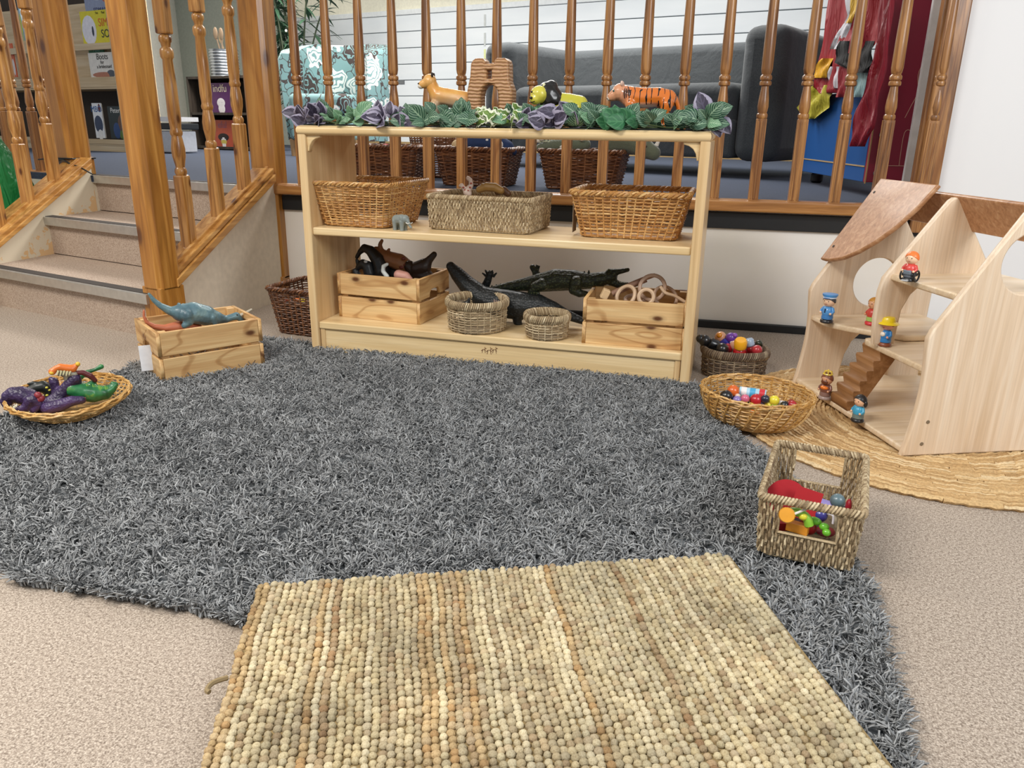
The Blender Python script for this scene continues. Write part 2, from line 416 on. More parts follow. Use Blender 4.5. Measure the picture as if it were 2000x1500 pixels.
def make_spindle(kind, mat, name, label):
    a, hb, prof, top = spindle_mesh_parts(kind)
    t = thing(name, label, 'spindle')
    m = MB(); 
    if kind == 'rail':
        m.box((0, 0, hb/2), (a, a, hb))
        for k in (-1, 0, 1): m.box((k*.0095, -a/2-.0006, hb/2-.002), (.0052, .003, hb-.012))
        m.build('square_foot', mat, t, smooth=False, bevel=.0022)
    else:
        m.box((0, 0, hb/2-.04), (a, a, hb+.08)); m.build('square_foot', mat, t, smooth=False, bevel=.006)
    MB().lathe(prof, 20).build('turned_shaft', mat, t)
    if kind != 'rail':
        MB().box((0, 0, top+.25), (a, a, .5)).build('square_top', mat, t, smooth=False, bevel=.006)
    return t
N_SP = 18
words = ['first', 'second', 'third', 'fourth', 'fifth', 'sixth', 'seventh', 'eighth', 'ninth', 'tenth', 'eleventh', 'twelfth', 'thirteenth', 'fourteenth', 'fifteenth', 'sixteenth', 'seventeenth', 'eighteenth']
sp0 = make_spindle('rail', SPIN, 'baluster', '')
for i in range(N_SP):
    o = sp0 if i == 0 else copy_tree(sp0)
    x = -.4273+i*.1396
    o.location = (x, ry(x)-.001, .494); o.rotation_euler = (0, 0, math.atan(.03))
    if i == 17: o['label'] = 'turned pine baluster set against the flat end post beside the white wall'
    else: o['label'] = words[i]+' turned pine baluster of the railing, counted from the knotty newel'
    o['group'] = 'balusters of the railing behind the shelf'
br = thing('bottom_rail', 'long pine bottom rail carrying the balusters above the black band', 'rail', (0, 0, 0))
along(-.575, 1.93, -.034, .07, PZ-.038, PZ+.002).build('board', PINE_X, br, smooth=False, bevel=.006)
along(-.545, 1.93, -.024, .05, PZ+.0, PZ+.0045).build('fillet', PINE_X, br, smooth=False, bevel=.002)
t = thing('end_post', 'flat varnished wooden end post fixed to the edge of the white wall', 'post', (1.962, ry(1.962)+.01, .40))
MB().box((0, 0, 1.25), (.068, .05, 2.5)).build('board', SPIN, t, smooth=False, bevel=.004)
MB().box((-.028, .03, 1.25), (.03, .06, 2.5)).build('side_batten', SPIN, t, smooth=False, bevel=.004)
o = MB().box((1.925, ry(1.9)+.16, PZ+1.1), (.03, .03, 2.2)).build('white_upright', plain('d5d6d6', .5), smooth=False, bevel=.003)
tag(o, 'slim white painted upright standing just behind the balusters by the end post', 'post')

ss0 = make_spindle('stair', SPIN2, 'stair_spindle', '')
def capz(y): return .238+(y-.03)*(.56-.238)/.67
rsy = (.185, .372, .556); lab = ['lowest', 'middle', 'topmost']
for i, y in enumerate(rsy):
    o = ss0 if i == 0 else copy_tree(ss0)
    o.location = (-.585, y, capz(y)+.004); o['label'] = lab[i]+' of the three turned spindles on the base rail right of the steps'; o['group'] = 'stair spindles between the two big newels'
for i, (y, w) in enumerate(((.375, 'turned stair spindle left of the steps at the left edge of the photo'), (.535, 'turned stair spindle left of the steps with a small scroll at its square foot'), (.695, 'turned stair spindle left of the steps, nearest the cable ties'))):
    o = copy_tree(ss0); o.location = (-1.675, y, lz(y)+.005); o['label'] = w; o['group'] = 'stair spindles on the left base rail'
# far balustrade going left from the third newel
for i in range(5):
    o = copy_tree(sp0); d = .17+i*.125
    o.location = (-1.735-.97*d, .89+.243*d, PZ+.004); o.rotation_euler = (0, 0, SA)
    o['label'] = words[i]+' slimmer spindle left of the cable-tied newel, seen behind the stair spindles'; o['group'] = 'spindles of the left platform railing'
m = MB(); m.box((-1.735-.97*.5, .89+.243*.5, PZ-.01), (.95, .06, .03), SA)
tag(m.build('railing_base', PINE_X, smooth=False, bevel=.004), 'pine base rail under the slimmer spindles left of the cable-tied newel', 'rail')
struct('wall_platform_left', poly_prism([(-1.72, .83), (-1.72, .87), (-4.5, 1.56), (-4.5, 1.52)], 0, PZ-.031).build('w', CREAMW, smooth=False))
# handrails, above the picture's top edge but carried by the balusters
t = thing('handrail', 'pine handrail on top of the balusters behind the shelf', 'rail', (0, 0, 0))
along(-.56, 1.95, -.03, .06, 1.444, 1.49).build('board', PINE_X, t, smooth=False, bevel=.01)
t = thing('handrail', 'sloping pine handrail over the stair spindles right of the steps', 'rail', (0, 0, 0))
sloped('board', -.615, -.555, .05, capz(.05)+1.24, .71, capz(.71)+1.24, .045, PINE_Y, t, .01)
t = thing('handrail', 'sloping pine handrail over the stair spindles left of the steps', 'rail', (0, 0, 0))
sloped('board', -1.705, -1.645, .1, lz(.1)+1.24, .84, lz(.84)+1.24, .045, PINE_Y, t, .01)
# cable ties
t = thing('cable_tie', 'black plastic cable tie strapped level round the left newel, ends sticking out', 'cable tie', (-1.735, .89, PZ+.075), SA)
sq = [(-.064, -.064), (.064, -.064), (.064, .064), (-.064, .064)]
MB().tube([(x, y, .0) for x, y in smooth_path(sq, 1, True) and sq], .0035, 6, True).build('strap', BLACKP, t)
MB().tube([(-.17, -.075, -.01), (-.06, -.069, 0), (.09, -.069, .002)], .0035, 6).build('tail', BLACKP, t)
t = thing('cable_tie', 'black cable tie round the left newel, its long tail drooping over the carpet', 'cable tie', (-1.735, .89, PZ+.05), SA)
MB().tube([(-.09, -.07, .005), (-.03, -.075, .022), (.03, -.073, .02), (.075, -.068, .0), (.12, -.06, -.008), (.2, -.05, -.04)], .0035, 6).build('tail', BLACKP, t)
MB().box((.1, -.064, -.006), (.014, .009, .009)).build('head', BLACKP, t, bevel=.001)

# ------------------------------------------------------------------ toy shelf
SW, SD, SH, Z1, Z2, TH = 1.2475, .338, .732, .421, .110, .024
sh = thing('toy_shelf', 'low maple open-backed shelf unit with two shelves standing behind the grey rug', 'shelf', (0, 0, 0))
def panel(x):
    c = .012
    pts = [(0, 0), (.03, 0), (.034, .0), (SD-.03, 0), (SD, 0), (SD, SH-.03), (0, SH-.03)]
    me = slab([(0, .0), (SD, .0), (SD, SH-.026), (0, SH-.026)], (), .028, .004)
    me.transform(Matrix(((0, 0, 1, x), (1, 0, 0, 0), (0, 1, 0, 0), (0, 0, 0, 1))))
    return finish('side_panel', me, MAPLE_Z, sh, autosm=30)
panel(.014); panel(SW-.014)
me = slab([(0.0, -.004), (SW, -.004), (SW, SD), (0, SD)], (), .029, .011); me.transform(Matrix.Translation((0, 0, SH-.0145))); finish('top_board', me, MAPLE, sh, autosm=50)
for z in (Z1, Z2): MB().box((SW/2, SD/2+.004, z-TH/2), (SW-.056, SD-.008, TH)).build('shelf_board', MAPLE, sh, smooth=False, bevel=.004)
kb = MB().box((SW/2, .026, (Z2-TH)/2+.002), (SW-.09, .02, Z2-TH-.004)).build('kick_board', MAPLE, sh, smooth=False, bevel=.002)
for x in (.038, SW-.038): MB().box((x, .024, (Z2-TH)/2), (.016, .024, Z2-TH)).build('foot_batten', MAPLE_Z, sh, smooth=False, bevel=.002)
for sgn, x in ((1, .028), (-1, SW-.028)):
    arc = [(0, 0), (.045, 0), (.045, -.006), (.03, -.01), (.018, -.018), (.01, -.03), (.006, -.048), (0, -.048)]
    me = slab([(sgn*a, b) for a, b in (arc if sgn > 0 else arc[::-1])], (), .02, .002, XZ); me.transform(Matrix.Translation((x, .02, SH-.029)))
    finish('corner_bracket', me, MAPLE, sh, smooth=False)
lg = MB()
lx = atY(955, 692, .0155); ox, oz = lx.x, .062
for k, (dx, sc) in enumerate(((-.018, .8), (0, 1), (.018, .9))):
    b = lambda p: [(ox+dx+q[0]*.012*sc, .0152, oz+q[1]*.012*sc+k*.0012*((-1)**k)) for q in p]
    lg.tube(b([(-.8, -.3), (-.3, .2), (.4, .25), (.7, -.2)]), .0007, 5); lg.tube(b([(-.3, .2), (-.5, -.9)]), .0007, 5); lg.tube(b([(.4, .25), (.6, -.9)]), .0007, 5)
    lg.tube(b([(.4, .25), (.8, .8), (1.0, .5)]), .0007, 5); lg.tube(b([(.5, .5), (.4, 1.1)]), .0006, 5)
lg.build('burnt_mark', plain('6b3c1c', .8), kb)

# ------------------------------------------------------------------ wooden crates
def make_crate(loc, rz, label):
    t = thing('wooden_crate', label, 'crate', loc, rz, 'slatted pine crates')
    w, d, h, th, sl_, g = .31, .23, .15, .011, .0705, .009
    for y, nm in ((th/2, 'slat'), (d-th/2, 'slat')):
        for k in range(2):
            z = sl_/2+k*(sl_+g); m = MB().box((w/2, y, z), (w-2*th-.001, th, sl_))
            m.build('slat', CRATEW, t, smooth=False, bevel=.0015)
    for x in (th/2, w-th/2):
        for k in range(2):
            z0 = k*(sl_+g); z1 = z0+sl_
            if k == 0: out = [(0, z0), (d, z0), (d, z1), (.155, z1), (.152, z1-.004), (.078, z1-.004), (.075, z1), (0, z1)]
            else: out = [(0, z0), (.075, z0), (.078, z0+.014), (.09, z0+.024), (.14, z0+.024), (.152, z0+.014), (.155, z0), (d, z0), (d, z1), (0, z1)]
            me = slab(out, (), th, .001); me.transform(Matrix(((0, 0, 1, x), (1, 0, 0, 0), (0, 1, 0, 0), (0, 0, 0, 1)))); finish('end_slat', me, CRATEY, t, smooth=False)
    for x in (th+.011, w-th-.011):
        for y in (th+.011, d-th-.011): MB().box((x, y, h/2+.004), (.022, .022, h-.012)).build('corner_block', CRATEW, t, smooth=False)
    MB().box((w/2, d/2, .006), (w-2*th-.002, d-2*th-.002, .008)).build('bottom', CRATEW, t, smooth=False)
    return t
crA = make_crate((-.2294, -.4543, .012), .9546, 'slatted pine crate at the rug edge, white tag hanging from its handle hole')
crB = make_crate((.055, .1, Z2), -.0769, 'slatted pine crate heaped with dark toy animals on the bottom shelf at left')
crC = make_crate((.915, .028, Z2), .03, 'slatted pine crate of loose wooden rings at the right end of the bottom shelf'); crC.scale = (1, 1, .925)

# ------------------------------------------------------------------ weaving
HONEY = island('honey_willow', [(0, 'a8743c'), (.35, 'c08c50'), (.7, 'd3a566'), (1, 'e2bc80')], .45, .2, nscale=180)
DARKW = island('brown_willow', [(0, '4a2c1a'), (.5, '6e4428'), (1, '8d5e3a')], .45, .2, nscale=180)
SEAG = island('seagrass', [(0, '8a7457'), (.4, 'ac9674'), (.75, 'c8b490'), (1, 'ddccaa')], .7, .5, nscale=260)
SEAD = island('dark_seagrass', [(0, '55443a'), (.4, '75624f'), (.75, '8f7d66'), (1, 'aa9a80')], .7, .5, nscale=260)
LIGHTW = island('pale_willow', [(0, 'b5843f'), (.4, 'cb9a55'), (.8, 'deb574'), (1, 'ecc98c')], .4, .2, nscale=180)

def rrect(w, d, r, n):
    """points of a rounded rectangle, arc-length spaced"""
    pts = []
    for (cx, cy, a0) in ((w/2-r, d/2-r, 0), (-w/2+r, d/2-r, PI/2), (-w/2+r, -d/2+r, PI), (w/2-r, -d/2+r, 1.5*PI)):
        for k in range(5): a = a0+PI/2*k/4; pts.append((cx+r*math.cos(a), cy+r*math.sin(a)))
    return resample(pts, n)
def ellipse(w, d, n, p=2.0):
    pts = []
    for k in range(160):
        a = 2*PI*k/160; c, s_ = math.cos(a), math.sin(a)
        pts.append((w/2*math.copysign(abs(c)**(2/p), c), d/2*math.copysign(abs(s_)**(2/p), s_)))
    return resample(pts, n)
def resample(pts, n):
    P = pts+[pts[0]]; L = [0]
    for i in range(len(P)-1): L.append(L[-1]+math.dist(P[i], P[i+1]))
    out = []; j = 0
    for k in range(n):
        t = L[-1]*k/n
        while L[j+1] < t: j += 1
        q = (t-L[j])/max(1e-9, L[j+1]-L[j]); out.append((P[j][0]+(P[j+1][0]-P[j][0])*q, P[j][1]+(P[j+1][1]-P[j][1])*q))
    return out
def normals(P):
    N = len(P); out = []
    for i in range(N):
        dx, dy = P[(i+1) % N][0]-P[i-1][0], P[(i+1) % N][1]-P[i-1][1]; l = math.hypot(dx, dy) or 1; out.append((dy/l, -dx/l))
    return out
def weave(parent, shape, h, rows, thick, mat, stake=.018, amp=.6, mode='h', openings=(), z0=.004, prof=None, wall='woven_wall', jit=.25):
    """shape(t, n) -> n perimeter points at height fraction t (0 bottom, 1 top). openings: (x0,x1,y0,y1,z0,z1) boxes left free"""
    m = MB(); per = shape(.5, 200); L = sum(math.dist(per[i], per[i-1]) for i in range(200))
    def blocked(x, y, z):
        return any(a <= x <= b and c <= y <= d and e_ <= z <= f for a, b, c, d, e_, f in openings)
    if mode == 'h':
        ns = int(L/stake/2)*2; n = ns*2
        for i in range(rows):
            t = (i+.5)/rows; P = shape(t, n); Nn = normals(P); z = z0+(prof(t) if prof else t*h); pts = []
            for k in range(n):
                a = amp*thick*math.cos(PI*k/2*1.0+PI*i)
                pts.append((P[k][0]+Nn[k][0]*a, P[k][1]+Nn[k][1]*a, z+random.uniform(-1, 1)*thick*jit))
            # broken into strands so each withy gets its own tone
            runs = []; cur = []
            for k in range(n+1):
                p = pts[k % n]
                if blocked(*p): 
                    if len(cur) > 2: runs.append(cur)
                    cur = []; continue
                cur.append(p)
                if len(cur) >= 9+((i*7+k) % 5): runs.append(cur); cur = [p]
            if len(cur) > 1: runs.append(cur)
            for r_ in runs: m.tube(r_, [thick*.62]*len(r_), 5)
        for k in range(ns):
            pts = []
            for j in range(7):
                t = j/6; P = shape(t, ns*2); Nn = normals(P); z = z0+(prof(t) if prof else t*h); pts.append((P[2*k+1][0], P[2*k+1][1], z))
            if not any(blocked(*p) for p in pts): m.tube(pts, thick*.62, 5)
    else:
        n = int(L/(thick*1.42))
        nr = rows*2
        Ps = [shape((j+.5)/nr, n) for j in range(nr)]; Ns = [normals(P) for P in Ps]
        for k in range(n):
            cur = []
            for j in range(nr):
                t = (j+.5)/nr; a = amp*thick*math.cos(PI*j/2+PI*k); z = z0+t*h
                p = (Ps[j][k][0]+Ns[j][k][0]*a+random.uniform(-1, 1)*thick*.2, Ps[j][k][1]+Ns[j][k][1]*a+random.uniform(-1, 1)*thick*.2, z)
                if blocked(*p):
                    if len(cur) > 1: m.tube(cur, thick*.68, 5)
                    cur = []; continue
                cur.append(p)
                if len(cur) >= 5: m.tube(cur, thick*.68, 5); cur = [p]
            if len(cur) > 1: m.tube(cur, thick*.68, 5)
    return m.build(wall, mat, parent)
def braid_rim(parent, P, z, r, mat, turns=None, strands=3, name='rim', skip=None):
    m = MB(); n = len(P); Nn = normals(P); turns = turns or n//6
    for s_ in range(strands):
        pts = []
        for k in range(n):
            a = 2*PI*(turns*k/n+s_/strands)
            pts.append((P[k][0]+Nn[k][0]*math.cos(a)*r*.75, P[k][1]+Nn[k][1]*math.cos(a)*r*.75, z+math.sin(a)*r*.75))
        # split into pieces
        for k in range(0, n, 10):
            seg = [pts[(k+j) % n] for j in range(11)]; m.tube(seg, r*.62, 6)
    return m.build(name, mat, parent)
def wrap_rim(parent, P, z, r, mat, step=.006, slant=.5, name='rim', hgt=1.6):
    m = MB(); L = sum(math.dist(P[i], P[i-1]) for i in range(len(P))); n = int(L/step); Q = resample(P, n); Nn = normals(Q)
    for k in range(n):
        x, y = Q[k]; nx, ny = Nn[k]; tx, ty = -ny, nx; pts = []
        for j in range(9):
            a = 2*PI*j/9
            d = math.sin(a)*slant*step*1.2
            pts.append((x+nx*math.cos(a)*r+tx*d, y+ny*math.cos(a)*r+ty*d, z+math.sin(a)*r*hgt))
        m.tube(pts, step*.52, 5, True)
    return m.build(name, mat, parent)
def base_disc(parent, P, z, mat, th=.006):
    poly_prism(P, z, z+th).build('base', mat, parent, smooth=False)

def rect_basket(label, loc, rz, wb, db, wt, dt, h, mat, rows, thick, mode='h', rcorner=.025, group=None, rim='braid', name='wicker_basket', openings=(), bump=0, stake=.022, dip=None):
    t = thing(name, label, 'basket', loc, rz, group)
    sh_ = lambda q, n: rrect(wb+(wt-wb)*q, db+(dt-db)*q, rcorner, n)
    weave(t, sh_, h, rows, thick, mat, stake=stake, mode=mode, openings=openings)
    base_disc(t, rrect(wb-.004, db-.004, rcorner, 40), .002, mat)
    if rim == 'braid': braid_rim(t, rrect(wt, dt, rcorner, 150), h+.004, thick*1.5, mat)
    else: wrap_rim(t, rrect(wt, dt, rcorner*.7, 200), h+.002, thick*.95, mat, step=thick*1.5)
    return t

# middle shelf
rect_basket('honey wicker basket at the left end of the middle shelf, turned at an angle', (.155, .185, Z1), rad(-3), .225, .255, .285, .315, .133, HONEY, 17, .0042)
b2 = rect_basket('rectangular seagrass basket with toy animals on the middle shelf', (.565, .205, Z1), rad(-3.5), .335, .225, .342, .232, .102, SEAG, 10, .0038, 'v', .012, rim='wrap', name='seagrass_basket')
b3 = rect_basket('honey wicker basket at the right end of the middle shelf, with a brown tag', (1.025, .205, Z1), rad(.5), .285, .205, .345, .27, .130, HONEY, 14, .0048)
MB().box((-.172, -.05, .055), (.002, .055, .09)).build('tag', plain('8a7a66', .8), b3, smooth=False)
MB().tube([(-.165, -.05, .14), (-.172, -.05, .10)], .0012, 5).build('string', plain('b9a888', .8), b3)

def round_basket(label, loc, d, h, mat, rows, thick, rimr, name='round_basket', oval=1.0, rz=0, flare=1.04):
    t = thing(name, label, 'basket', loc, rz)
    sh_ = lambda q, n: ellipse(d*(1+(flare-1)*q)*oval, d*(1+(flare-1)*q), n, 2.0 if oval == 1 else 2.4)
    weave(t, sh_, h-rimr, rows, thick, mat, stake=.02)
    base_disc(t, ellipse((d-.006)*oval, d-.006, 40), .002, mat)
    wrap_rim(t, ellipse(d*flare*oval, d*flare, 160, 2.0 if oval == 1 else 2.4), h-rimr*.4, rimr, mat, step=.0062, hgt=2.0)
    return t
rb1 = round_basket('larger round seagrass basket on the bottom shelf beside the animal crate', (.555, .098, Z2), .185, .092, SEAG, 11, .0038, .0062)
rb2 = round_basket('small round seagrass basket, empty, on the bottom shelf in front of the crocodiles', (.795, .07, Z2), .13, .068, SEAG, 8, .0036, .0055)
rb3 = round_basket('oval dark seagrass basket on the floor right of the shelf, heaped with round toy figures', (1.372, .215, 0), .155, .080, SEAD, 10, .0042, .006, oval=1.22, rz=rad(8))
wb4 = rect_basket('dark brown wicker basket on the floor left of the shelf behind the dinosaur crate', (-.135, .28, 0), rad(-6), .22, .19, .27, .235, .165, DARKW, 19, .0048, name='wicker_basket')

def tray(label, loc, rz, L, D, h, mat, deep):
    t = thing('willow_tray', label, 'basket', loc, rz)
    sh_ = lambda q, n: [(x*(.62+.38*math.sin(q*PI/2)), y*(.62+.38*math.sin(q*PI/2))) for x, y in ellipse(L, D, n, 1.9)]
    pf_ = lambda q: h*(1-math.cos(q*PI/2))**.8 if deep else h*q**1.2
    weave(t, sh_, h, 19 if deep else 13, .0034, mat, stake=.022, amp=.8, prof=pf_)
    base_disc(t, [(x*.66, y*.66) for x, y in ellipse(L, D, 60, 1.9)], .001, mat, .004)
    m = MB()
    for k, (dd, dz) in enumerate(((0, 0), (.006, -.005), (.0, -.009))):
        P = ellipse(L+dd, D+dd, 90, 1.9); Nn = normals(P); pts = [(P[i][0]+Nn[i][0]*.002*math.cos(i*PI/2.5+k*2), P[i][1]+Nn[i][1]*.002*math.cos(i*PI/2.5+k*2), h+dz+.002*math.sin(i*PI/2.5+k*2)) for i in range(90)]
        for i in range(0, 90, 9): m.tube([pts[(i+j) % 90] for j in range(10)], .003, 6)
    m.build('rim', mat, t)
    if deep:
        m = MB()
        for k in range(26):
            a = 2*PI*k/26; pts = []
            for j in range(6):
                q = j/5; a2 = a+q*.35; s_ = (.62+.40*math.sin(q*PI/2))
                pts.append((math.cos(a2)*L/2*s_, math.sin(a2)*D/2*s_, pf_(q)+.001))
            m.tube(pts, .0024, 5)
        m.build('stakes', mat, t)
    return t
trR = tray('deep oval willow tray of small figures lying between the grey rug and the round mat', (1.428, -.245, .014), rad(-14), .28, .25, .088, LIGHTW, True)
trL = tray('shallow oval willow tray piled with toy dragons at the left edge of the grey rug', (-.273, -.736, .028), rad(130), .335, .28, .045, LIGHTW, False)

# seagrass basket with handle holes, front right
sg = rect_basket('seagrass basket with cut-out handles, full of wooden instruments, on the grey rug', (1.518, -.835, .022), rad(-8.5), .152, .248, .165, .262, .114, SEAG, 9, .0038, 'v', .01,
                 rim='wrap', name='seagrass_basket', openings=((-.045, .045, -.2, -.06, .056, .106), (-.045, .045, .06, .2, .046, .106)))
for s_ in (-1, 1):
    y = s_*.1285
    zb_ = .054 if s_ < 0 else .044
    MB().tube([(-.047, y, .110), (-.047, y, zb_), (.047, y, zb_), (.047, y, .110)], .003, 6).build('handle_edge', SEAG, sg)

# baskets on the platform
def plat_basket(px, py, w, label, Y, ht=.15, d=.24):
    p = atY(px, py, Y); return rect_basket(label, (p.x, Y, PZ), rad(-2), w*.82, d*.82, w, d, ht, DARKW, 22, .0055, stake=.03)
plat_basket(765, 300, .34, 'leftmost dark wicker basket behind the railing, red toy inside', 1.12, .15)
plat_basket(937, 300, .335, 'dark wicker basket behind the railing with a blue soft toy on top', 1.10, .15)
plat_basket(1143, 300, .345, 'dark wicker basket behind the railing holding the soft toy crocodile and rhinoceros', 1.10, .15)
plat_basket(868, 300, .30, 'dark wicker basket standing further back on the platform behind the middle basket', 1.55, .24)

# ------------------------------------------------------------------ rugs
def in_poly(P, poly):
    x, y = P[:, 0], P[:, 1]; c = np.zeros(len(P), bool); n = len(poly)
    for i in range(n):
        x1, y1 = poly[i]; x2, y2 = poly[i-1]
        c ^= ((y1 > y) != (y2 > y)) & (x < (x2-x1)*(y-y1)/(y2-y1+1e-12)+x1)
    return c
RUG = [(-.44, -.02), (-.19, .045), (.3, .03), (.8, .02), (1.26, .0), (1.32, -.03), (1.375, -.37), (1.46, -.5), (1.545, -.78), (1.595, -1.0), (1.59, -1.3), (1.58, -1.75), (1.1, -1.75), (.8, -1.40), (.72, -1.37), (.55, -1.355), (.25, -1.37), (.05, -1.31), (-.6, -1.3), (-.62, -.93), (-.41, -.83), (-.40, -.4)]
sg_n = NT('grey_shag'); g = sg_n.n('ShaderNodeNewGeometry')
c = sg_n.ramp(g.outputs['Random Per Island'], [(0, srgb('7b7c7d')), (.5, srgb('939596')), (1, srgb('adafb0'))])
SHAG = sg_n.fin(c, .85, sheen=.2)
def shag(n_cl, per):
    lo = np.array([-.62, -1.75]); hi = np.array([1.62, .05])
    P = rng.uniform(lo, hi, (n_cl, 2)); P = P[in_poly(P, RUG)]
    E_ = []
    for i in range(len(RUG)):
        a_, b_ = np.array(RUG[i-1]), np.array(RUG[i]); k_ = int(np.linalg.norm(b_-a_)*900)
        E_.append(a_+(b_-a_)*rng.uniform(0, 1, (k_, 1))+rng.normal(0, .004, (k_, 2)))
    P = np.concatenate([P]+E_)
    ang = np.array([noise.noise(Vector((x*9, y*9, 0)))*6+noise.noise(Vector((x*30, y*30, 5)))*3 for x, y in P])
    n0 = len(P); P = np.repeat(P, per, 0); ang = np.repeat(ang, per); n = len(P)
    P = P+rng.normal(0, .0022, (n, 2)); ang = ang+rng.normal(0, 1.1, n)
    Lc = np.repeat(rng.uniform(.018, .032, n0), per)*rng.uniform(.8, 1.1, n)
    lean = rng.uniform(.3, 1.15, n); R = 4; K = 3
    d = np.stack([np.cos(ang), np.sin(ang)], 1)
    pts = np.zeros((n, R, 3)); tt = [0, .35, .7, 1.0]
    curl = rng.normal(0, .9, n)
    for j, t in enumerate(tt):
        a = lean*(t**1.0)*1.25
        hx = Lc*np.sin(a)*t*.9; hz = Lc*t*np.cos(a*.72)
        dd = np.stack([np.cos(ang+curl*t), np.sin(ang+curl*t)], 1)
        pts[:, j, :2] = P+dd*hx[:, None]; pts[:, j, 2] = .004+hz
    rr = np.array([.0019, .0021, .0019, .0011])
    side = np.stack([-d[:, 1], d[:, 0], np.zeros(n)], 1); upv = np.stack([d[:, 0]*.5, d[:, 1]*.5, np.full(n, .8)], 1)
    V = np.zeros((n, R, K, 3))
    for k in range(K):
        a = 2*PI*k/K
        V[:, :, k, :] = pts+(side[:, None, :]*math.cos(a)+upv[:, None, :]*math.sin(a))*rr[None, :, None]
    V = V.reshape(-1, 3)
    b = (np.arange(n)*R*K)[:, None, None, None]; j = np.arange(R-1)[None, :, None, None]; k = np.arange(K)[None, None, :, None]
    q = np.concatenate([b+j*K+k, b+j*K+(k+1) % K, b+(j+1)*K+(k+1) % K, b+(j+1)*K+k], 3).reshape(-1, 4)
    me = bpy.data.meshes.new('pile'); me.vertices.add(len(V)); me.vertices.foreach_set('co', V.ravel())
    me.loops.add(q.size); me.loops.foreach_set('vertex_index', q.ravel().astype(np.int32))
    me.polygons.add(len(q)); me.polygons.foreach_set('loop_start', np.arange(0, q.size, 4, dtype=np.int32))
    me.update(calc_edges=True); me.polygons.foreach_set('use_smooth', np.ones(len(q), bool)); return me
rug = thing('shag_rug', 'large grey shaggy rug covering the floor in front of the toy shelf', 'rug', (0, 0, 0))
poly_prism(RUG, .001, .005).build('backing', plain('65696c', .95), rug, smooth=False)
o = finish('pile', shag(42000, 4), SHAG, rug, autosm=0); tag(o, kind='stuff')

# boucle jute rug
NUBM = NT('jute_nubs'); at_ = NUBM.n('ShaderNodeAttribute', attribute_name='Col')
ff = NUBM.noise(NUBM.coord((1, 1, 1)), 420, 2)
NUBM.bump(ff, .6, .002)
NUBM = NUBM.fin(NUBM.mix(.5, at_.outputs['Color'], NUBM.ramp(ff, [(.32, (.52, .44, .34)), (.55, (1, 1, 1))]), 'MULTIPLY'), .8)
def boucle(w, l, pitch_c, pitch_r):
    bm = bmesh.new(); bmesh.ops.create_icosphere(bm, subdivisions=2, radius=1); bm.verts.ensure_lookup_table()
    bv = np.array([v.co[:] for v in bm.verts]); bf = np.array([[v.index for v in f.verts] for f in bm.faces]); bm.free()
    nc, nr = int(w/pitch_c), int(l/pitch_r); V = []; C = []; pal = [np.array(srgb(h)[:3]) for h in ('c8bb98', 'bcac86', 'cfc3a4', 'b2905f', '9c7c58', 'bfb08d', 'a8987a')]
    cp = []
    for i in range(nc):
        r_ = random.random(); cp.append(pal[3] if r_ < .09 else pal[4] if r_ < .13 else pal[random.choice((0, 1, 2, 5, 6))])
    rows_t = [noise.noise(Vector((0, j*.4, 9)))*.5 for j in range(nr)]
    cen = []; scl = []; rot = []
    for i in range(nc):
        for j in range(nr):
            x = (i+.5)*pitch_c+random.gauss(0, .0007)+.0016*math.sin(j*.35+i*.2); y = -(j+.5)*pitch_r+random.gauss(0, .0009)+.0025*math.sin(i*.9)+(.003 if i % 2 else 0)
            zz = random.uniform(-.001, .0012)
            cen.append((x, y, .0075+zz)); s_ = random.uniform(.86, 1.1); scl.append((.0058*s_*random.uniform(.9, 1.12), .0059*s_, .0052*random.uniform(.85, 1.1))); rot.append(random.gauss(.3, .4))
            tone = .78+.3*random.random()+rows_t[j]*.25+noise.noise(Vector((x*8, y*8, 3)))*.35
            C.append(np.clip((cp[i]*.6+pal[random.choice((0, 1, 2, 5, 6, 1, 0, 4))]*.4)*tone, 0, 1))
    cen = np.array(cen); scl = np.array(scl); rot = np.array(rot); n = len(cen); nv = len(bv)
    L = bv[None]*scl[:, None, :]; c_, s2 = np.cos(rot)[:, None], np.sin(rot)[:, None]
    X = L[..., 0]*c_-L[..., 1]*s2; Y = L[..., 0]*s2+L[..., 1]*c_
    V = np.stack([X, Y, L[..., 2]], 2)+cen[:, None]; Fc = (bf[None]+(np.arange(n)*nv)[:, None, None]).reshape(-1, 3)
    me = bpy.data.meshes.new('nubs'); me.vertices.add(n*nv); me.vertices.foreach_set('co', V.ravel())
    me.loops.add(Fc.size); me.loops.foreach_set('vertex_index', Fc.ravel().astype(np.int32)); me.polygons.add(len(Fc)); me.polygons.foreach_set('loop_start', np.arange(0, Fc.size, 3, dtype=np.int32))
    me.update(calc_edges=True); me.polygons.foreach_set('use_smooth', np.ones(len(Fc), bool))
    ca = me.color_attributes.new('Col', 'FLOAT_COLOR', 'POINT'); cc = np.repeat(np.concatenate([np.array(C), np.ones((n, 1))], 1), nv, 0); ca.data.foreach_set('color', cc.ravel())
    return me
jr = thing('jute_rug', 'pale knobbly woven jute rug lying over the grey rug in the foreground', 'rug', (.652, -1.312, .030), math.atan2(.322, .726))
finish('weave', boucle(.795, .95, .0105, .0106), NUBM, jr, autosm=0)
MB().box((.397, -.475, .003), (.79, .945, .006)).build('backing', plain('8a7650', .9), jr, smooth=False)
MB().tube(smooth_path([(-.002, -.215, .006), (-.018, -.225, .008), (-.024, -.235, .006), (-.02, -.24, .005)]), .0035, 6).build('loose_end', plain('8d7a58', .9), jr)

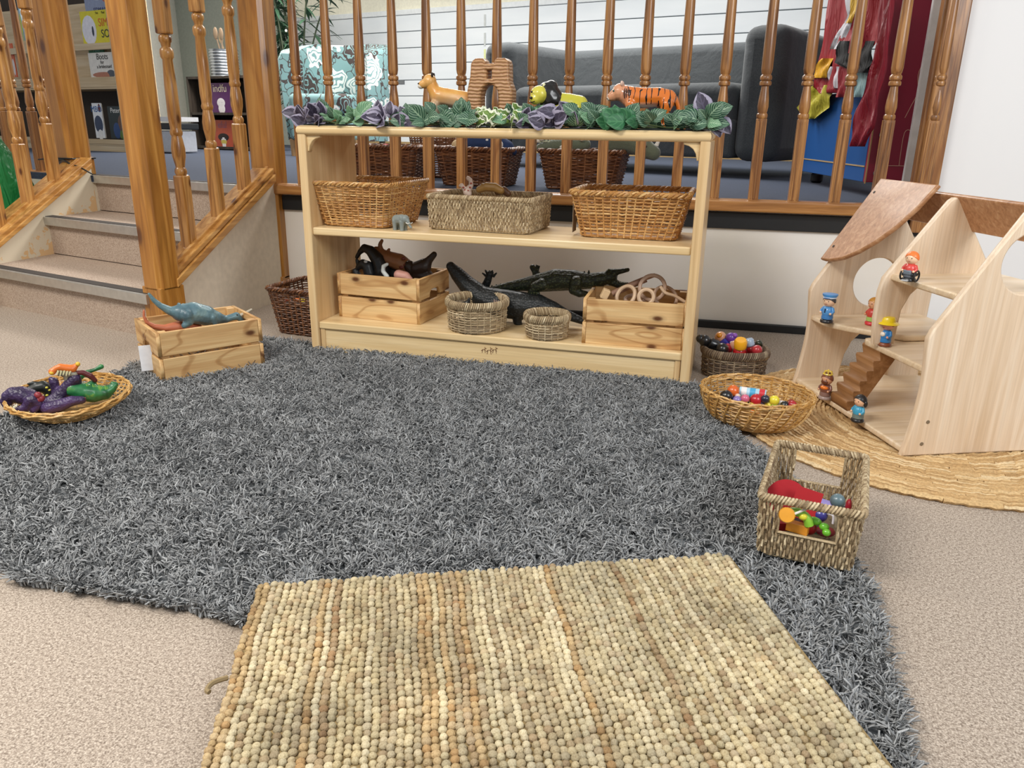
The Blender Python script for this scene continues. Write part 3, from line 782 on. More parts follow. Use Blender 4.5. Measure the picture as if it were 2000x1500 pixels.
# round braided mat
RM = island('braided_jute', [(0, 'ab8554'), (.4, 'c9a470'), (.75, 'dfbe8a'), (1, 'e8cfa4')], .8, .6, nscale=220)
mt = thing('round_mat', 'round braided natural jute mat under the wooden doll house', 'mat', (1.87, -.09, .001))
m = MB(); k = 0; r = .49
while r > .01:
    n = max(10, int(2*PI*r/.008)); pts = []; rr = []
    for i in range(n):
        a = 2*PI*i/n; w = .0013*math.sin(i*PI/1.5+k); pts.append(((r+w)*math.cos(a), (r+w)*math.sin(a), .006+.0008*math.cos(i*PI/1.5+k))); rr.append(.0066+.0012*math.sin(i*1.1+k*.7))
    st_ = 14
    for i in range(0, n, st_): m.tube([pts[(i+j) % n] for j in range(min(st_, n-i)+1)], [rr[(i+j) % n] for j in range(min(st_, n-i)+1)], 6)
    r -= .0118; k += 1
m.build('braid', RM, mt)
poly_prism([(.485*math.cos(2*PI*i/60), .485*math.sin(2*PI*i/60)) for i in range(60)], 0, .004).build('backing', plain('80663f', .9), mt, smooth=False)
# ------------------------------------------------------------------ far wall with planks
PLM = NT('white_planks'); PLM.bump(PLM.noise(PLM.coord(), 60, 3), .08, .002)
_f = PLM.noise(PLM.coord((.6, .6, 3), rnd=True), 1.5, 3); PLM = PLM.fin(PLM.ramp(_f, [(.3, srgb('d3dade')), (.7, srgb('e3e8ea'))]), .45)
UF = Matrix.Translation((0, fy(0), 0)) @ Matrix.Rotation(math.atan(-.25), 4, 'Z')    # local x runs along the far wall
t = thing('plank_panelling', 'white horizontal plank panelling on the far wall behind sofa and armchair', 'wall panelling'); t.matrix_world = UF
x0, x1 = -3.75, 3.2
for k in range(8):
    z = PZ+.07+k*.158
    MB().box(((x0+x1)/2, -.014, z+.0755), (x1-x0, .022, .151)).build('plank', PLM, t, smooth=False, bevel=.004)
MB().box(((x0+x1)/2, -.005, PZ+.68), (x1-x0, .008, 1.3)).build('backing', plain('7f8688', .8), t, smooth=False)
MB().box(((x0+x1)/2, -.02, PZ+.035), (x1-x0, .03, .07)).build('skirting', plain('a58a5c', .6), t, smooth=False)
MB().box(((x0+x1)/2, -.02, PZ+.07+8*.158+.02), (x1-x0, .035, .05)).build('top_moulding', plain('d6dbdc', .5), t, smooth=False, bevel=.006)
for z, h, c in ((1.72, .11, 'bfc4c2'), (1.55, .12, 'bfc4c2'), (1.40, .12, 'd6dca0'), (1.29, .07, 'c6ccd6')):
    MB().box((-1.24, -.027, z), (.022, .003, h)).build('tape', plain(c, .6), t, smooth=False)
MB().box((-2.31, -.03, 1.17), (.13, .01, .035)).build('metal_plate', plain('8d9194', .4, .6), t, smooth=False)
# grey wall left of the panelling, light wall return
def farhit(px, py, d0):
    d = ray(px, py); tt = (d0-.25*CP.x-CP.y)/(d.y+.25*d.x); return CP+d*tt
A = farhit(352, 100, 5.37); B = farhit(215, 100, 2.9)
struct('wall_left', poly_prism([(A.x, A.y), (B.x, B.y), (B.x-.1, B.y), (A.x-.1, A.y)], PZ-.03, 2.9).build('w', plain('f0ebdf', .7), smooth=False))
struct('wall_far_left', poly_prism([(A.x, fy(A.x)-.03), (-3.77, fy(-3.77)-.03), (-3.77, fy(-3.77)-.002), (A.x, fy(A.x)-.002)], PZ, 2.9).build('w', GREYW, smooth=False))

# ------------------------------------------------------------------ sofa
SOF = NT('charcoal_fabric'); _v = SOF.coord(); _f = SOF.noise(_v, 260, 2); SOF.bump(SOF.noise(_v, 5, 4, .6, .5), .35, .03)
SOF = SOF.fin(SOF.ramp(_f, [(.3, srgb('34393c')), (.7, srgb('454a4d'))]), .9, sheen=.15)
a = rad(-22); t = thing('sofa', 'charcoal fabric sofa with high arms behind the balusters at right', 'sofa', (1.49, 2.12, PZ), a)
L = 1.95; D = .85; H = .765
def cush(c, d, nm, bev=.05, M=SOF, rot=None):
    o = MB().box((0, 0, 0), d).build(nm, M, t, bevel=bev, loc=c, seg=4)
    if rot: o.rotation_euler = rot
    return o
cush((-.11, D/2, .42), (.24, D, H-.10), 'arm', .07); cush((-L+.11, D/2, .42), (.24, D, H-.10), 'arm', .07)
cush((-L/2, D-.15, .43), (L-.44, .26, H-.16), 'backrest', .06, rot=(rad(-8), 0, 0))
cush((-L/2, .40, .2), (L-.46, .78, .2), 'base', .02)
cush((-L/2, .37, .36), (L-.47, .74, .25), 'seat_cushion', .06)
for x in (-.11, -L+.11):
    for y in (.08, D-.08): MB().lathe([(.028, 0), (.03, .10)], 12).build('leg', plain('6f757a', .5), t, loc=(x, y, 0))

# ------------------------------------------------------------------ armchair
DM = NT('damask_fabric'); _v = DM.coord()
def vor(n, v, sc, rnd=1.0, feat='F1'):
    x = n.n('ShaderNodeTexVoronoi', feature=feat); x.inputs['Scale'].default_value = sc; x.inputs['Randomness'].default_value = rnd; n.l(v, x.inputs['Vector']); return x
_w = DM.n('ShaderNodeTexNoise'); _w.inputs['Scale'].default_value = 15; _w.inputs['Detail'].default_value = 1; DM.l(_v, _w.inputs['Vector'])
_sub = DM.n('ShaderNodeVectorMath', operation='SUBTRACT'); DM.l(_w.outputs['Color'], _sub.inputs[0]); _sub.inputs[1].default_value = (.5, .5, .5)
_sc = DM.n('ShaderNodeVectorMath', operation='SCALE'); DM.l(_sub.outputs[0], _sc.inputs[0]); _sc.inputs['Scale'].default_value = .10
_wv = DM.n('ShaderNodeVectorMath', operation='ADD'); DM.l(_v, _wv.inputs[0]); DM.l(_sc.outputs[0], _wv.inputs[1])
_a = vor(DM, _wv.outputs[0], 3.9, .5); _sw = DM.math('SINE', DM.math('MULTIPLY', _a.outputs['Distance'], 62.0))
_blob = DM.math('LESS_THAN', _a.outputs['Distance'], .47)
_cr = DM.n('ShaderNodeSeparateColor'); DM.l(_a.outputs['Color'], _cr.inputs[0])
_isw = DM.math('GREATER_THAN', _cr.outputs[0], .5)
_lines = DM.math('GREATER_THAN', _sw, -.55)
_flow = DM.mix(_isw, srgb('453a38'), srgb('e9ece8'))
_c = DM.mix(DM.math('MULTIPLY', _blob, _lines), srgb('7fa3a4'), _flow)
_b = vor(DM, _wv.outputs[0], 9, .9, 'DISTANCE_TO_EDGE'); _c = DM.mix(DM.math('MULTIPLY', DM.math('LESS_THAN', _b.outputs['Distance'], .028), DM.math('SUBTRACT', 1.0, _blob)), _c, srgb('4c4442'))
DM = DM.fin(_c, .85)
t = thing('armchair', 'teal armchair with white and brown damask flowers behind the left balusters', 'armchair', (-1.84, 3.75, PZ), rad(4))
W2, D2 = .43, .36
def ushell(name, rad_o, rad_i, z0, ztop):
    m = MB(); n = 33; ring = []
    for i in range(n):
        q = i/(n-1); a = rad(-35)+q*rad(250)       # opens towards the viewer (-y)
        side = abs(q-.5)*2; zt = ztop-(.10*max(0, (side-.45))/.55)
        ca, sa = math.cos(a), math.sin(a)
        sec = []
        for (rr, z) in ((rad_o, z0), (rad_o+.02, (z0+zt)/2), (rad_o+.035, zt-.05), (rad_o+.01, zt), (rad_i+.01, zt), (rad_i-.01, zt-.06), (rad_i, (z0+zt)/2), (rad_i, z0)):
            sec.append((ca*rr*1.0, sa*rr*.95, z))
        ring.append(sec)
    for s_ in ring: m.v += s_
    k = 8
    for i in range(n-1):
        for j in range(k): m.f.append((i*k+j, i*k+(j+1) % k, (i+1)*k+(j+1) % k, (i+1)*k+j))
    m.f.append(tuple(range(k))); m.f.append(tuple((n-1)*k+j for j in reversed(range(k))))
    return m
ushell('back', .41, .27, .12, .86).build('back_and_arms', DM, t, autosm=70)
MB().box((0, -.06, .22), (.54, .56, .2)).build('base', DM, t, bevel=.03)
MB().box((0, -.10, .39), (.50, .56, .15)).build('seat_cushion', DM, t, bevel=.045, seg=4)
for x in (-.27, .27):
    for y in (-.28, .26): MB().lathe([(.02, 0), (.028, .13)], 12).build('leg', plain('a8845a', .5), t, loc=(x, y, 0))

# ------------------------------------------------------------------ dressing-up unit and costumes
RED = NT('crimson_panel'); RED = RED.fin(srgb('8c1f36'), .4); BLUEP = NT('blue_panel').fin(srgb('1d5496'), .4)
def vplane(P0, dx, dy, px, py):
    n = Vector((dy, -dx, 0)); d = ray(px, py); tt = n.dot(Vector(P0)-CP)/n.dot(d); return CP+d*tt
cr_ = atZ(1690, 383, PZ); dirb = atZ(1566, 333, PZ+.055)-cr_; dirb.z = 0; LU = dirb.length; dirb.normalize()
an = math.atan2(dirb.y, dirb.x)
t = thing('costume_unit', 'dressing-up rail unit with crimson end panel and blue lower panel at right', 'storage unit', cr_, an)
# local x runs back along the blue panel, local -y is the crimson end panel's run
MB().box((LU/2, .011, .23), (LU, .018, .35)).build('blue_panel', BLUEP, t, smooth=False, bevel=.002)
MB().box((LU/2, .021, .115), (LU, .003, .005)).build('edge_line', plain('b99a6b', .5), t, smooth=False)
MB().box((LU/2, -.30, 1.1), (LU, .018, 2.1)).build('back_panel', plain('6b1428', .45), t, smooth=False)
rp = MB().box((-.011, -.155, 1.1), (.018, .35, 2.09)).build('end_panel', RED, t, smooth=False, bevel=.002)
MB().box((-.0205, .018, 1.1), (.003, .005, 2.1)).build('edge_strip', plain('b58c5c', .5), rp, smooth=False)
ln = plain('c9a08a', .5)
for pts in ([(0, -.05, .16), (0, -.40, .16)], [(0, -.13, .16), (0, -.13, .36), (0, -.17, .36), (0, -.19, .28), (0, -.27, .22)],
            [(0, -.12, .45), (0, -.14, .52), (0, -.16, .6), (0, -.15, .72), (0, -.2, .82), (0, -.27, .86), (0, -.34, .88)],
            [(0, -.18, .95), (0, -.2, 1.05), (0, -.19, 1.1), (0, -.23, 1.13), (0, -.27, 1.04), (0, -.31, 1.1), (0, -.3, 1.22), (0, -.22, 1.3)],
            [(0, -.28, .5), (0, -.32, .56), (0, -.3, .66), (0, -.34, .7), (0, -.33, .78), (0, -.29, .8)]):
    MB().tube(smooth_path([(-.0205, p[1]*.8, .055+(p[2]-.055)*.62) for p in pts], 5), .0013, 5).build('engraved_line', ln, rp)
for z in (.09, .235, 1.1): MB().lathe([(.012, 0), (.012, .003), (.006, .005)], 12).build('bolt', plain('8a8d90', .3, .8), rp, loc=(-.02, -.02, z), rot=(0, -PI/2, 0))
for x, y in ((.02, -.06), (LU-.06, -.06), (.02, -.4)): MB().lathe([(.02, 0), (.03, .01), (.03, .04), (.02, .05)], 14).build('caster', BLACKP, t, loc=(x, y, 0))
def cloth(name, label, cat, px, Y, mat, strip, seed, thick=.02, wave=.03):
    """hanging cloth: strip = [(pixel_y, left_px, right_px)] read at depth Y, with folds and thickness"""
    rnd = random.Random(seed); m = MB(); nu = 18; rows = []
    ph = rnd.uniform(0, 6); nb_ = Vector((-dirb.y, dirb.x, 0)); Pc = cr_+nb_*(.05+(2.45-Y)*.35)
    R_ = []
    for i in range(len(strip)-1):
        for k in range(4): R_.append(tuple(strip[i][j]+(strip[i+1][j]-strip[i][j])*k/4 for j in range(3)))
    R_.append(strip[-1])
    for si, off in ((0, 0), (1, thick)):
        for i, (py, l, r) in enumerate(R_):
            a, b = vplane(Pc, dirb.x, dirb.y, l, py), vplane(Pc, dirb.x, dirb.y, r, py)
            for k in range(nu):
                q = k/(nu-1); p = a.lerp(b, q); edge = math.sin(PI*q)
                w_ = wave*.5*math.sin(q*9+ph+i*.12)*edge-off*edge+.004*math.sin(i*.8+q*5); m.v.append((p.x+nb_.x*w_, p.y+nb_.y*w_, p.z))
    n = len(R_)
    for i in range(n-1):
        for k in range(nu-1):
            a = i*nu+k; m.f.append((a, a+1, a+nu+1, a+nu)); b = a+n*nu; m.f.append((b, b+nu, b+nu+1, b+1))
    for i in range(n-1):
        for k in (0, nu-1): a = i*nu+k; b = a+n*nu; m.f.append((a, a+nu, b+nu, b) if k == 0 else (a, b, b+nu, a+nu))
    for k in range(nu-1):
        a = k; b = a+n*nu; m.f.append((a, b, b+1, a+1)); a = (n-1)*nu+k; b = a+n*nu; m.f.append((a, a+1, b+1, b))
    o = m.build(name, mat, None, autosm=80); return tag(o, label, cat, 'costumes on the dressing-up unit')
def satin(h, rough=.4): 
    n = NT('satin_'+h); n.bump(n.noise(n.coord((6, 6, 1.5)), 3, 3, .55, 1.2), .8, .03); return n.fin(srgb(h), rough)
cloth('costume', 'red satin costume with a wide sleeve hanging leftmost on the unit', 'costume', 0, 2.42, satin('951522'), [(-20, 1622, 1680), (60, 1610, 1672), (120, 1598, 1660), (170, 1588, 1650), (182, 1600, 1645)], 1)
cloth('costume_cuff', 'gold satin cuff of the leftmost red costume', 'costume', 0, 2.40, satin('dfa52a', .3), [(114, 1605, 1626), (130, 1592, 1622), (152, 1588, 1612)], 2, .02, .01)
cloth('costume', 'yellow green gauze skirt hanging below the red costume', 'costume', 0, 2.45, satin('b3a92c', .5), [(166, 1580, 1640), (190, 1570, 1622), (210, 1556, 1618), (232, 1575, 1592)], 3)
cloth('costume', 'grey and white striped sash crossing between the red costumes', 'costume', 0, 2.38, satin('c9c9cf', .5), [(-20, 1650, 1690), (30, 1655, 1680), (60, 1638, 1662), (96, 1620, 1640)], 4, .015, .01)
cloth('costume', 'yellow trim hanging at the top between two red costumes', 'costume', 0, 2.36, satin('e0b53a', .4), [(-20, 1666, 1688), (20, 1660, 1680), (45, 1652, 1668)], 9, .012, .008)
cloth('costume', 'bright red jacket with black hem hanging in the middle of the unit', 'costume', 0, 2.34, satin('960a1a', .6), [(-20, 1690, 1735), (40, 1665, 1728), (80, 1648, 1712), (104, 1645, 1700)], 5)
cloth('costume', 'black fur hem piece under the bright red jacket', 'costume', 0, 2.33, satin('0d0d0e', .9), [(80, 1640, 1706), (104, 1632, 1704), (122, 1630, 1702), (142, 1672, 1690)], 6)
cloth('costume', 'narrow dark red tie ending in a cream tip, under the black hem', 'costume', 0, 2.36, satin('8f1420', .5), [(120, 1642, 1662), (160, 1636, 1656), (190, 1632, 1646)], 7, .012, .008)
cloth('costume', 'white lace frill peeping out beside the gold cuff', 'costume', 0, 2.40, satin('c4bfc4', .8), [(130, 1622, 1645), (150, 1615, 1642), (172, 1622, 1640)], 8, .012, .012)
cloth('costume', 'pale blue and yellow scarf hanging behind the black hem', 'costume', 0, 2.42, satin('8db0b4', .5), [(120, 1672, 1702), (160, 1668, 1696), (190, 1664, 1684)], 10, .012, .01)
cloth('costume', 'long crimson sleeve hanging down over the blue panel', 'costume', 0, 2.30, satin('8c1026', .45), [(-20, 1722, 1740), (60, 1714, 1732), (120, 1704, 1722), (170, 1690, 1714), (215, 1672, 1706), (250, 1664, 1704), (286, 1660, 1676)], 11, .03, .02)

# costume heap left of the stairs
def drape(label, pts, mat, nm, cat, seed):
    m = MB(); m.limb([Vector(p[:3]) for p in pts], [p[3] for p in pts], 10)
    return tag(m.build(nm, mat, None, remesh=.012, sm=8), label, cat, 'clothes behind the left stair wall')
drape('green satin costume hanging behind the stair spindles at the left edge', [(-2.06, .42, .98, .05), (-2.02, .50, .8, .08), (-1.97, .60, .62, .10), (-1.93, .68, .42, .11), (-1.92, .72, .2, .12), (-1.92, .72, .12, .12)], satin('0e7a3c', .4), 'costume', 'costume', 1)
drape('red costume with yellow patch beside the green one at the left edge', [(-2.2, .2, .62, .07), (-2.15, .25, .48, .11), (-2.1, .32, .3, .13), (-2.05, .38, .13, .13)], satin('a81e30', .6), 'costume', 'costume', 2)

# ------------------------------------------------------------------ bookcase and books at far left
SHB = wood('pale_beech', 'e2cfae', 'd8c19c', 'cbb28a', 'X', .7, .5)
k4 = math.atan(-.25)
bc = thing('bookcase', 'pale beech display bookcase at far left, books facing out', 'bookcase'); BY = 2.40
BM = Matrix.Translation((0, BY, 0)) @ Matrix.Rotation(k4, 4, 'Z'); bc.matrix_world = BM
def bw(px, py):   # pixel to bookcase front plane, local x and z
    d = ray(px, py); tt = (BY-.25*CP.x-CP.y)/(d.y+.25*d.x); p = CP+d*tt; q = BM.inverted() @ p; return q.x, q.z
bx0, bx1 = bw(0, 100)[0]-1.2, bw(246, 280)[0]
zz = lambda y: bw(200, y)[1]
for x in (bx0, bx1): MB().box((x, .17, (PZ+1.95)/2), (.02, .36, 1.95-PZ)).build('side', SHB, bc, smooth=False, bevel=.002)
MB().box(((bx0+bx1)/2, .34, 1.2), (bx1-bx0, .01, 1.4)).build('back', plain('3b3128', .7), bc, smooth=False)
for y0, y1, nm in ((83, 96, 'ledge'), (150, 170, 'ledge'), (272, 281, 'ledge')):
    z0, z1 = zz(y1), zz(y0); MB().box(((bx0+bx1)/2, .02, (z0+z1)/2), (bx1-bx0-.02, .03, z1-z0)).build(nm, SHB, bc, smooth=False, bevel=.002)
MB().box(((bx0+bx1)/2, .03, PZ+.04), (bx1-bx0-.02, .03, .085)).build('plinth', SHB, bc, smooth=False)
MB().box(((bx0+bx1)/2, .17, zz(281)), (bx1-bx0-.02, .32, .02)).build('shelf', SHB, bc, smooth=False)
MB().box(((bx0+bx1)/2, .17, zz(171)), (bx1-bx0-.02, .32, .02)).build('shelf', SHB, bc, smooth=False)
for y0, y1 in ((0, 83), (96, 150)):
    z0, z1 = zz(y1), zz(y0); MB().box(((bx0+bx1)/2, .10, (z0+z1)/2), (bx1-bx0-.02, .012, z1-z0+.02)).build('backboard', SHB, bc, smooth=False)
def book(l, t_, r, b, col, label, dy=.05, txt=(), extra=(), grp='books facing out on the bookcase'):
    (x0, z1), (x1, z0) = bw(l, t_), bw(r, b); xm = (x0+x1)/2; zm = (z0+z1)/2; w, h = abs(x1-x0), abs(z1-z0)
    bk = thing('picture_book', label, 'book', group=grp); bk.matrix_world = BM @ Matrix.Translation((xm, dy, zm))
    MB().box((0, 0, 0), (w, .008, h)).build('cover', plain(col, .35), bk, smooth=False, bevel=.0008)
    MB().box((.001, .006, 0), (w-.004, .006, h-.006)).build('pages', plain('eee8da', .8), bk, smooth=False)
    for (fx, fz, fw_, fh, c) in extra:
        MB().ell((fx*w/2, -.0045, fz*h/2), (fw_*w/2, .0012, fh*h/2), 16, 8).build('picture', plain(c, .4), bk)
    for (s_, fx, fz, sz, c) in txt:
        letters(s_, sz*h, plain(c, .4), bk, Matrix.Translation((fx*w/2, -.0052, fz*h/2)) @ XZ, align='CENTER')
    return bk
book(140, -60, 211, 22, '8d99b8', 'grey blue picture book above the yellow book on the bookcase', .07, [('EDMANT', .1, -.93, .16, '1c2b66')], [(-.1, .1, .7, .5, 'b9c3d8'), (.4, -.3, .2, .2, 'c25a4a')])
book(146, 22, 222, 83, 'dfd321', 'yellow picture book with orange and black title on the bookcase', .04, [('SIMO', .47, .05, .34, 'd8631d'), ('SOC', .5, -.62, .34, '2b2b28'), ('Tim      Paul', .2, .78, .1, '5a5620')], [(-.55, -.15, .42, .9, 'e8e8f2'), (-.35, -.2, .12, .5, '2b3244')])
book(157, 92, 195, 148, '27734c', 'dark green picture book half hidden by the white book about boots', .07, [('Foxe', .1, .72, .2, '8fd0c8')])
book(163, 103, 222, 150, 'e6e3dc', 'white picture book about boots on the second row of the bookcase', .04, [('Boots', .05, .45, .34, '25221f'), ('for', .0, .1, .2, '25221f'), ('a bridesmaid', .12, -.25, .2, '25221f')], [(-.05, -.78, .8, .22, 'b0735a'), (.55, -.7, .3, .3, '4f5560')])
book(168, 201, 196, 270, 'eceff2', 'white and blue picture book in the dark lower recess of the bookcase', .05, [('MBO', -.1, .5, .24, '2a5f9c')], [(0, -.2, .9, .5, '33415f'), (.1, -.75, .5, .4, 'e8e8e8'), (.6, .75, .25, .22, '6b2a2a')])
book(194, 207, 250, 272, '1d2a2b', 'dark picture book with white title in the lower recess of the bookcase', .07, [('Peter Pan', -.05, .6, .22, 'f2f2ee')], [(.1, -.1, .35, .6, '6d4c3a'), (.3, -.7, .6, .4, '5d7a35'), (-.4, -.5, .3, .5, '25467c')])
book(18, -30, 40, 78, '9ec0d6', 'pale blue and yellow picture book between the left spindles', .04, (), [(0, -.5, .8, .5, 'd6d83a'), (0, -.8, .7, .25, 'b8c86a')])
book(58, -10, 84, 78, 'dcb4c4', 'pink picture book on the top row at the left of the bookcase', .04, (), [(0, .1, .7, .6, 'ecd3dc'), (.1, -.8, .6, .25, '8a6a7a')])
book(8, 84, 26, 150, 'd9663a', 'orange picture book on the second row behind the leftmost spindles', .04, (), [(0, -.4, .7, .5, 'e8e0e0')])
book(28, 95, 44, 150, 'b04a38', 'red brown picture book on the second row of the bookcase', .05, (), [(0, -.4, .7, .6, 'c9c4c0')])
book(70, 96, 90, 150, 'e2ddd0', 'white picture book with a dark figure next to the knotty newel', .04, (), [(0, .1, .5, .4, '8d6a4a'), (0, -.5, .4, .5, '1e2a4a')])

# crate shelf, tin of spoons, plant
DKW = wood('dark_stained_crate', '4c4238', '3a3129', '2a231d', 'Z', 1, .6)
KY = 3.45; KM = Matrix.Translation((0, KY, 0)) @ Matrix.Rotation(k4, 4, 'Z')
def kw(px, py, Y0=KY):
    d = ray(px, py); tt = (Y0-.25*CP.x-CP.y)/(d.y+.25*d.x); p = CP+d*tt; q = KM.inverted() @ p; return q.x, q.z
cs = thing('crate_shelf', 'dark stained box shelf holding two small books behind the stair spindles', 'shelf'); cs.matrix_world = KM
x0, zt = kw(366, 150); x1, _z = kw(485, 150); zmid = kw(400, 222)[1]
for x in (x0, x1): MB().box((x, .16, (PZ+zt)/2), (.022, .34, zt-PZ)).build('side', DKW, cs, smooth=False)
for z in (zt-.011, zmid, PZ+.02): MB().box(((x0+x1)/2, .16, z), (x1-x0, .34, .022)).build('board', DKW, cs, smooth=False)
MB().box(((x0+x1)/2, .33, (PZ+zt)/2), (x1-x0, .01, zt-PZ)).build('back', DKW, cs, smooth=False)
def kbook(l, t_, r, b, col, label, s_, tc, pics):
    (a0, z1), (a1, z0) = kw(l, t_), kw(r, b); w, h = a1-a0, z1-z0
    bk = thing('picture_book', label, 'book', group='small books in the dark box shelf'); bk.matrix_world = KM @ Matrix.Translation(((a0+a1)/2, .03, (z0+z1)/2))
    MB().box((0, 0, 0), (w, .012, h)).build('cover', plain(col, .4), bk, smooth=False, bevel=.001)
    letters(s_, .34*h, plain(tc, .4), bk, Matrix.Translation((0, -.0072, .22*h)) @ XZ, align='CENTER', off=.0)
    for (fx, fz, fw_, fh, c) in pics: MB().ell((fx*w/2, -.0065, fz*h/2), (fw_*w/2, .0014, fh*h/2), 14, 8).build('picture', plain(c, .5), bk)
kbook(402, 162, 452, 224, '5b2a63', 'purple book with a white figure on the upper shelf of the dark box', 'indfu', 'e6d9c0', [(0, -.25, .36, .3, 'ece8ea'), (.02, -.62, .3, .34, 'ece8ea'), (-.08, -.22, .06, .05, '2a2330'), (.1, -.22, .06, .05, '2a2330')])
kbook(408, 234, 456, 290, 'b9543c', 'orange red book with a small white figure on the lower shelf of the dark box', 'eful', '8d5a6a', [(0, -.22, .5, .28, '2a2020'), (0, -.25, .38, .28, 'ece8ea'), (0, -.55, .26, .25, 'cdbb5a'), (-.07, -.78, .1, .22, 'ece8ea'), (.07, -.78, .1, .22, 'ece8ea')])
tin = thing('utensil_tin', 'ribbed steel tin standing on the dark box shelf', 'tin'); (tx, tz) = kw(421, 150); tin.matrix_world = KM @ Matrix.Translation((tx, .12, zt))
rr_ = (kw(441, 120)[0]-kw(402, 120)[0])/2; th_ = kw(421, 95)[1]-zt
pr = []
for k in range(73): pr.append((rr_*(.96+.05*math.cos(2*PI*k/8)), th_*k/72))
MB().lathe(pr, 28).build('ribbed_wall', plain('c2c7cc', .28, .85), tin, autosm=60)
for k, (dx, dy, ln_) in enumerate(((-.04, 0, .16), (-.02, .02, .13), (.0, -.01, .15), (.03, .01, .14), (.05, .0, .1))):
    sp = thing('wooden_spoon', 'wooden spoon standing in the ribbed steel tin', 'spoon', group='spoons in the steel tin'); sp.matrix_world = KM @ Matrix.Translation((tx+dx*.6, .12+dy, zt+th_*.7))
    MB().tube([(0, 0, 0), (dx*1.2, 0, ln_)], .008, 8).build('handle', plain('c7ac82' if k % 2 else '6b5a48', .6), sp)
    MB().ell((dx*1.5, 0, ln_+.05), (.03, .01, .055), 12, 8).build('bowl', plain('c4ab84' if k % 2 else '7a6752', .6), sp)
# plant
GL = NT('dark_leaf'); GL = GL.fin(srgb('3a5a44'), .45)
pl_ = thing('artificial_bamboo', 'tall dark green leafy plant with tiny lights behind the middle newel', 'plant', (-3.05, 5.25, PZ))
MB().lathe([(.13, 0), (.16, .25), (.165, .28), (.15, .28)], 20).build('pot', plain('2a2d2e', .6), pl_)
m = MB(); st_ = MB(); rd = random.Random(4)
for s_ in range(9):
    bx, by = rd.uniform(-.1, .1), rd.uniform(-.1, .1); tx_, ty_ = rd.uniform(-.45, .5), rd.uniform(-.25, .25)
    P = smooth_path([(bx, by, .25), (bx+tx_*.2, by+ty_*.2, .7), (bx+tx_*.5, by+ty_*.5, 1.2), (bx+tx_, by+ty_, 1.7)], 5); st_.tube(P, .008, 6)
    for p in P[3:]:
        for q in range(5):
            a = rd.uniform(0, 2*PI); ln_ = rd.uniform(.14, .26); dr = Vector((math.cos(a), math.sin(a), rd.uniform(-.7, .3))).normalized(); sd = dr.cross(Vector((0, 0, 1))).normalized()
            o_ = len(m.v)
            for (u_, w_) in ((0, 0), (.3, .018), (.65, .014), (1, 0)):
                c_ = p+dr*ln_*u_+Vector((0, 0, -.04*u_*u_)); m.v += [tuple(c_-sd*w_), tuple(c_+sd*w_+Vector((0, 0, .001)))]
            m.f += [(o_, o_+2, o_+3, o_+1), (o_+2, o_+4, o_+5, o_+3), (o_+4, o_+6, o_+7, o_+5)]
st_.build('stems', plain('3f4a35', .6), pl_); fo = m.build('foliage', GL, pl_, smooth=False); fo['kind'] = 'stuff'
so = fo.modifiers.new('solid', 'SOLIDIFY'); so.thickness = .0012
LT = NT('fairy_light'); LT.b.inputs['Emission Color'].default_value = (1, .85, .6, 1); LT.b.inputs['Emission Strength'].default_value = 3; LT = LT.fin(srgb('fff0d0'), .4)
for (x, z) in ((-.25, 1.05), (-.2, .95), (-.13, .82), (-.3, .85), (.02, 1.1)): MB().ell((x, -.22, z), .011, 8, 6).build('light_bulb', LT, pl_)
# things on the floor beside the box shelf
p = atZ(322, 299, PZ); t = thing('storage_box', 'low white storage box with dark lid on the blue carpet by the light wall', 'box', (p.x, p.y, PZ), k4)
MB().box((0, .1, .09), (.3, .22, .17)).build('body', plain('b9bcc4', .4), t, bevel=.01)
MB().box((0, .1, .21), (.34, .26, .05)).build('lid', plain('23262a', .5), t, bevel=.008)
MB().box((0, .1, .265), (.34, .26, .035)).build('papers', plain('d8d8da', .6), t, smooth=False)

# ------------------------------------------------------------------ soft toys in the platform baskets
def skin(name, parts, mat, parent=None, vox=.004, sm=4, kr=1.08, **kw):
    m = MB()
    for pt in parts: m.limb([Vector(q[:3]) for q in pt], [q[3]*kr+vox*.25 for q in pt])
    return m.build(name, mat, parent, remesh=vox, sm=sm, **kw)
PLUSHG = NT('green_plush'); PLUSHG.bump(PLUSHG.noise(PLUSHG.coord(), 200, 2), .6, .004); PLUSHG = PLUSHG.fin(srgb('5d6552'), .95, sheen=.4)
p = atY(1210, 275, 1.08); t = thing('soft_toy_rhinoceros', 'grey green soft toy rhinoceros leaning out of the right platform basket', 'soft toy', (p.x, 1.08, p.z))
skin('body', [[(-.02, .02, 0, .055), (.02, 0, .005, .05), (.07, -.01, -.01, .04), (.11, -.02, -.03, .035), (.145, -.025, -.045, .026)]], PLUSHG, t, .005)
for q in ((.125, -.03, .01), (.155, -.04, -.015)): MB().lathe([(.009, 0), (.006, .02), (.001, .035)], 10).build('horn', plain('d8d6cc', .7), t, loc=q, rot=(0, rad(25), 0))
for q in ((.04, -.045, .03), (.06, .03, .05)): MB().ell((0, 0, 0), (.02, .008, .03), 12, 8).build('ear', plain('b7b3a6', .9), t, loc=q, rot=(0, rad(40), 0))
MB().ell((.115, -.052, -.02), .006, 10, 6).build('eye', plain('141414', .2), t)
p = atY(1085, 285, 1.08); t = thing('soft_toy_crocodile', 'dark green soft toy crocodile with pale claws lying across the right platform basket', 'soft toy', (p.x, 1.06, p.z))
skin('body', [[(-.06, 0, -.01, .018), (0, 0, 0, .026), (.07, 0, .004, .028), (.13, .01, .008, .02)]], PLUSHG, t, .005)
m = MB()
for k in range(12): m.lathe([(.008, 0), (.001, .018)], 6, (-.06+k*.014, -.012, .012+.004*math.sin(k)))
